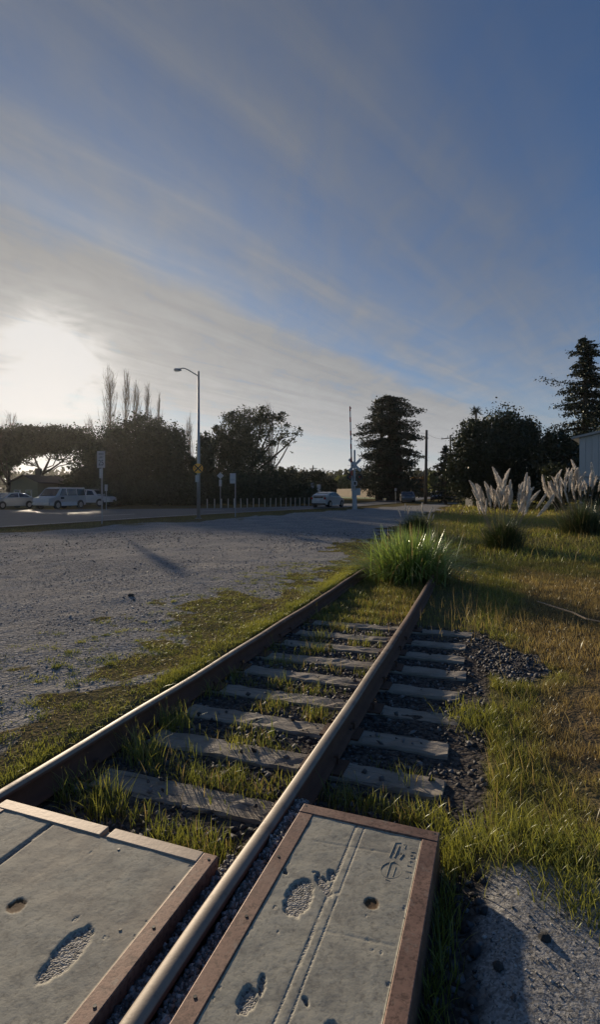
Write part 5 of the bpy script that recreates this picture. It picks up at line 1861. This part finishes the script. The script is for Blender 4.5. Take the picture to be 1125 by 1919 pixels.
# grey metal clad building at the right edge
Z = 33.0
zt = lambda y: at(0, y, Z).z
x0 = at(1087, 0, Z).x
bz = tz(x0 + 4, Z)
bd = empty('grey_building', (x0, Z, bz), R(-34), 'grey metal-clad building with sloping eave at the right edge', 'building')
npl = 26
WB = 9.0
eave0, eave1 = zt(819) - bz, zt(819) - bz + WB * 0.20
split = zt(892) - bz
for i in range(npl):
    xa, xb = WB * i / npl, WB * (i + 1) / npl
    t0, t1 = eave0 + (eave1 - eave0) * i / npl, eave0 + (eave1 - eave0) * (i + 1) / npl
    dep = 0.0 if i % 2 else -0.025
    mb = MB().prism([(xa + .004, split), (xb - .004, split), (xb - .004, t1 - .02), (xa + .004, t0 - .02)], dep, 0.06)
    mb.build('siding_panel', M['siding'], bd)
MB().prism([(0, -0.3), (WB, -0.3), (WB, split - .09), (0, split - .09)], 0.0, 0.08).build('lower_wall', M['siding_low'], bd)
MB().prism([(0.0, split - .085), (WB, split - .085), (WB, split - .004), (0.0, split - .004)], -0.10, 0.07).build('ledge', M['roofing'], bd)
MB().prism([(0.0, -0.3), (WB, -0.3), (WB, eave1 - .05), (0.0, eave0 - .05)], 0.10, 9.0).build('wall', M['siding'], bd)
MB().prism([(-0.34, eave0 - .13), (WB + .2, eave1 + .01), (WB + .2, eave1 + .14), (-0.34, eave0 + 0.01)], -0.35, 9.3).build('roof', M['roofing'], bd)
MB().tube([(-0.36, -.4, eave0 - .08), (-0.36, 9.2, eave0 - .08)], 0.06, 6).build('gutter', M['roofing'], bd)

# block shed / utility box behind the grass
Z = 56; b = gb(890, Z)
ub = empty('utility_box', b, R(16), 'low grey utility box with a pale lit end at the edge of the grass', 'utility box')
MB().box((0.35, 0, 0.62), (2.0, 1.3, 1.24)).build('cabinet', M['conc_block'], ub, bevel=0.02)
MB().box((0.35, 0, 1.27), (2.15, 1.42, 0.06)).build('lid', M['conc_block'], ub)
MB().box((0.1, -0.66, 0.6), (0.75, 0.02, 0.95)).build('door', M['siding_low'], ub)
MB().box((0.36, -0.68, 0.6), (0.04, 0.03, 0.14)).build('handle', M['galv'], ub)

# house under the pine at the left
Z = 60
xc = at(45, 0, Z).x
hz = tz(xc, Z)
rid = at(45, 889, Z).z - hz
eav = at(73, 903, Z).z - hz
hw = (73 - 45) * Z / FPX
hs_ = empty('house', (xc, Z, hz), R(0), 'low ochre gabled house with chimney in the shade of the pine', 'house')
MB().prism([(-hw * .9, -.2), (hw * .9, -.2), (hw * .9, eav - .05), (0, rid - .15), (-hw * .9, eav - .05)], 0, 8).build('wall', M['house_wall'], hs_)
for sgn in (-1, 1):
    rf = MB().prism([(0, rid), (sgn * hw * 1.1, eav - .06), (sgn * hw * 1.1, eav - .16), (0, rid - .12)], -.4, 8.4).build('roof', M['house_roof'], hs_)
MB().box((.15, 3.0, rid + .25), (0.55, 0.55, 1.1)).build('chimney', M['house_roof'], hs_)
for wx in (-.8, .5):
    wn = MB().box((wx, -0.03, 1.3), (0.7, 0.06, 0.9)).build('window', M['post'], hs_)
    MB().box((wx, -0.065, 1.3), (0.58, 0.02, 0.78)).build('pane', M['glass'], wn)


# ------------------------------------------------------------------ vehicles (local X = forward)
def wheel_set(root, xs, half, r, tw=0.20):
    for x in xs:
        for sgn in (-1, 1):
            wv_ = MB().disc((0, 0, 0), r, (0, 1, 0), tw, 22).build('wheel', M['tyre'], root, (x, sgn * half, r))
            MB().disc((0, sgn * 0.012, 0), r * 0.64, (0, 1, 0), tw, 16).build('rim', M['rim'], wv_)


def car(name, label, loc, rz, lower, cabin, width, wheels, wr, paint, sidewin, rear_glass=None, front_glass=None, lights=(), belt=0.9, tumble=0.28, group=None, cat='car'):
    """lower/cabin: side outlines in XZ; half width shrinks above the belt line"""
    root = empty(name, loc, rz, label, cat, group)
    hw0 = width / 2
    def hw(z, x, inset=0.0):
        k = hw0 - max(0, z - belt) * tumble - max(0, 0.45 - z) * 0.12
        return k - inset
    xs_ = [p[0] for p in lower]; xa, xb = min(xs_), max(xs_)
    def plan(x):   # rounded corners in plan
        e = min(x - xa, xb - x)
        return 0.16 * max(0, 1 - e / 0.45) ** 2
    def shell(poly, nm, mat, capin=0.06):
        n = len(poly)
        mb = MB()
        rows = []
        cx = sum(p[0] for p in poly) / n; cz = sum(p[1] for p in poly) / n
        for sgn, ins in ((-1, 1), (-1, 0), (1, 0), (1, 1)):
            row = []
            for (x, z) in poly:
                y = hw(z, x) - plan(x)
                if ins:
                    xx = cx + (x - cx) * 0.985; z2_ = cz + (z - cz) * 0.955
                else:
                    xx, z2_, y = x, z, y - capin
                row.append((xx, sgn * y, z2_))
            rows.append(row)
        vs = [p for r_ in rows for p in r_]
        fs = []
        for r_ in range(3):
            for i in range(n):
                fs.append((r_ * n + i, r_ * n + (i + 1) % n, (r_ + 1) * n + (i + 1) % n, (r_ + 1) * n + i))
        mb.add(vs, fs + [tuple(range(n - 1, -1, -1)), tuple(3 * n + i for i in range(n))])
        return mb.build(nm, M[mat], root)
    shell(lower, 'body', paint)
    if cabin: shell(cabin, 'cabin', paint)
    for poly in sidewin:
        for sgn in (-1, 1):
            vs = [(x, sgn * (hw(z, x) + 0.004 - plan(x)), z) for x, z in poly]
            vs2 = [(x, sgn * (hw(z, x) - 0.03 - plan(x)), z) for x, z in poly]
            n = len(poly)
            mb = MB().add(vs + vs2, [tuple(range(n)), tuple(range(2 * n - 1, n - 1, -1))] + [(i, (i + 1) % n, n + (i + 1) % n, n + i) for i in range(n)])
            mb.build('side_window', M['glass'], root)
    for nm, gl in (('rear_window', rear_glass), ('windshield', front_glass)):
        if gl:
            (xa_, za_), (xb_, zb_), off = gl
            ya, yb = hw(za_, xa_) - 0.14, hw(zb_, xb_) - 0.10
            dx_, dz_ = xb_ - xa_, zb_ - za_
            L_ = math.hypot(dx_, dz_); nx_, nz_ = -dz_ / L_ * off, dx_ / L_ * off
            vs = [(xa_ + nx_, -ya, za_ + nz_), (xa_ + nx_, ya, za_ + nz_), (xb_ + nx_, yb, zb_ + nz_), (xb_ + nx_, -yb, zb_ + nz_)]
            vs2 = [(x - nx_ * 2, y, z - nz_ * 2) for x, y, z in vs]
            MB().add(vs + vs2, [(0, 1, 2, 3), (7, 6, 5, 4), (0, 4, 5, 1), (1, 5, 6, 2), (2, 6, 7, 3), (3, 7, 4, 0)]).build(nm, M['glass'], root)
    wheel_set(root, wheels, hw0 - 0.10, wr)
    for x in wheels:
        for sgn in (-1, 1):
            MB().disc((x, sgn * (hw0 - 0.035), wr + .02), wr * 1.16, (0, 1, 0), 0.06, 22).build('wheel_arch', M['black'], root)
    for (nm, mat, c_, s_) in lights:
        MB().box(c_, s_).build(nm, M[mat], root, bevel=0.01)
    return root


# white hatchback driving off, seen from behind
hb_low = [(-2.2, .30), (-2.24, .62), (-2.18, .98), (-1.5, 1.06), (0.9, .98), (1.5, .88), (2.1, .70), (2.2, .50), (2.15, .26), (1.2, .20), (-1.2, .20)]
hb_cab = [(-2.12, 1.0), (-1.75, 1.20), (-1.0, 1.43), (-0.2, 1.49), (0.35, 1.43), (1.25, .97)]
Zc = 53.0; b = gb(612, Zc)
car('hatchback_car', 'white hatchback driving away toward the crossing', (b[0] + .2, b[1], b[2] + .06), R(61), hb_low, hb_cab, 1.74, (-1.32, 1.36), 0.31, 'car_white',
    [[(-1.45, 1.12), (-.35, 1.10), (-.35, 1.42), (-.95, 1.37)], [(-.28, 1.10), (.95, 1.06), (.35, 1.38), (-.28, 1.43)]],
    ((-2.10, 1.06), (-1.05, 1.42), 0.006), ((0.40, 1.42), (1.18, 1.02), 0.006),
    [('tail_light', 'red_lens', (-2.20, .70, .88), (.08, .22, .22)), ('tail_light', 'red_lens', (-2.20, -.70, .88), (.08, .22, .22)), ('number_plate', 'plate', (-2.245, 0, .72), (.02, .34, .16)), ('bumper', 'car_dark', (-2.19, 0, .34), (.12, 1.5, .14)),
     ('rear_panel', 'glass', (-2.19, 0, .97), (.05, 1.0, .14))])

# white van parked at the far side, nose to the left
van_low = [(2.35, .35), (2.42, .65), (2.35, .98), (1.55, 1.16), (-2.4, 1.14), (-2.45, .6), (-2.4, .32), (-1, .28), (1.2, .28)]
van_cab = [(1.62, 1.12), (0.95, 1.82), (0.6, 1.92), (-2.2, 1.94), (-2.38, 1.75), (-2.42, 1.12)]
Zc = 48.0; b = gb(113, Zc)
car('parked_van', 'white parked van with dark side windows behind the street', (b[0], b[1], b[2] + .05), R(254), van_low, van_cab, 1.95, (1.45, -1.5), 0.36, 'car_white',
    [[(1.25, 1.20), (.35, 1.20), (.35, 1.80), (.85, 1.80)], [(.2, 1.20), (-.95, 1.20), (-.95, 1.80), (.2, 1.80)], [(-1.1, 1.2), (-2.15, 1.2), (-2.1, 1.78), (-1.1, 1.80)]],
    None, ((1.58, 1.17), (0.98, 1.80), 0.008),
    [('headlight', 'lamp_lens', (2.36, .72, .82), (.10, .26, .18)), ('headlight', 'lamp_lens', (2.36, -.72, .82), (.10, .26, .18)), ('bumper', 'car_silver', (2.40, 0, .48), (.12, 1.8, .2)),
     ('door_badge', 'car_dark', (.9, .972, .98), (.42, .02, .16))], belt=1.1, tumble=0.16)
# car at the left edge
sed_low = [(2.25, .32), (2.3, .58), (2.15, .80), (1.2, .95), (-1.5, .98), (-2.2, .92), (-2.25, .5), (-2.2, .30), (-1, .22), (1.2, .22)]
sed_cab = [(1.25, .94), (.45, 1.40), (-.2, 1.46), (-1.0, 1.40), (-1.75, .96)]
SW = [[(.95, 1.02), (.42, 1.34), (-.25, 1.39), (-.25, 1.02)], [(-.33, 1.02), (-.33, 1.39), (-.95, 1.34), (-1.45, 1.02)]]
LT = [('headlight', 'lamp_lens', (2.18, .62, .68), (.14, .3, .14)), ('headlight', 'lamp_lens', (2.18, -.62, .68), (.14, .3, .14)), ('tail_light', 'red_lens', (-2.2, .62, .78), (.1, .3, .14)), ('tail_light', 'red_lens', (-2.2, -.62, .78), (.1, .3, .14)),
      ('number_plate', 'plate', (-2.25, 0, .6), (.02, .4, .15))]
Zc = 49; b = gb(18, Zc)
car('parked_car', 'silver parked car left of the white van', (b[0], b[1], b[2] + .05), R(245), sed_low, sed_cab, 1.76, (1.35, -1.35), 0.31, 'car_silver', SW, ((-1.72, 1.0), (-1.02, 1.38), .006), ((.48, 1.39), (1.2, .98), .006), LT)
# pickup behind the van
pk_low = [(2.6, .45), (2.65, .75), (2.5, 1.0), (1.4, 1.08), (-2.6, 1.06), (-2.65, .6), (-2.6, .42), (-1, .38), (1.2, .38)]
pk_cab = [(1.4, 1.05), (.8, 1.68), (.2, 1.76), (-.8, 1.74), (-.95, 1.05)]
Zc = 56; b = gb(168, Zc)
car('parked_pickup', 'white pickup mostly hidden right of the parked van', (b[0], b[1], b[2] + .05), R(-8), pk_low, pk_cab, 1.85, (1.6, -1.7), 0.36, 'car_white', [[(1.0, 1.14), (.68, 1.60), (.1, 1.66), (.1, 1.14)], [(.02, 1.14), (.02, 1.66), (-.7, 1.64), (-.8, 1.14)]],
    None, ((.82, 1.66), (1.34, 1.10), .006), LT[:2], belt=1.05)
# dark cars by the pole
Zc = 72; b = gb(764, Zc)
car('parked_car', 'grey car parked behind the thin plumes, left of the bare pole', (b[0], b[1], b[2] + .05), R(262), sed_low, sed_cab, 1.85, (1.35, -1.35), 0.33, 'car_grey', SW, ((-1.72, 1.0), (-1.02, 1.38), .006), ((.48, 1.39), (1.2, .98), .006), LT)
Zc = 78; b = gb(822, Zc)
car('parked_car', 'black car parked right of the bare pole', (b[0], b[1], b[2] + .05), R(250), sed_low, sed_cab, 1.85, (1.35, -1.35), 0.33, 'car_dark', SW, ((-1.72, 1.0), (-1.02, 1.38), .006), ((.48, 1.39), (1.2, .98), .006), LT)

# ------------------------------------------------------------------ thin sunlit air
m, g = mat_new('haze_air')
pv = g.new('ShaderNodeVolumePrincipled')
pv.inputs['Color'].default_value = (0.95, 0.93, 0.92, 1)
pv.inputs['Density'].default_value = 0.00010
pv.inputs['Anisotropy'].default_value = 0.72
om = g.new('ShaderNodeOutputMaterial')
g.nt.links.new(pv.outputs[0], om.inputs['Volume'])
hz_o = MB().box((0, 745, 20), (1960, 1640, 46)).build('haze', m)
tag(hz_o, 'thin evening haze', kind='stuff')
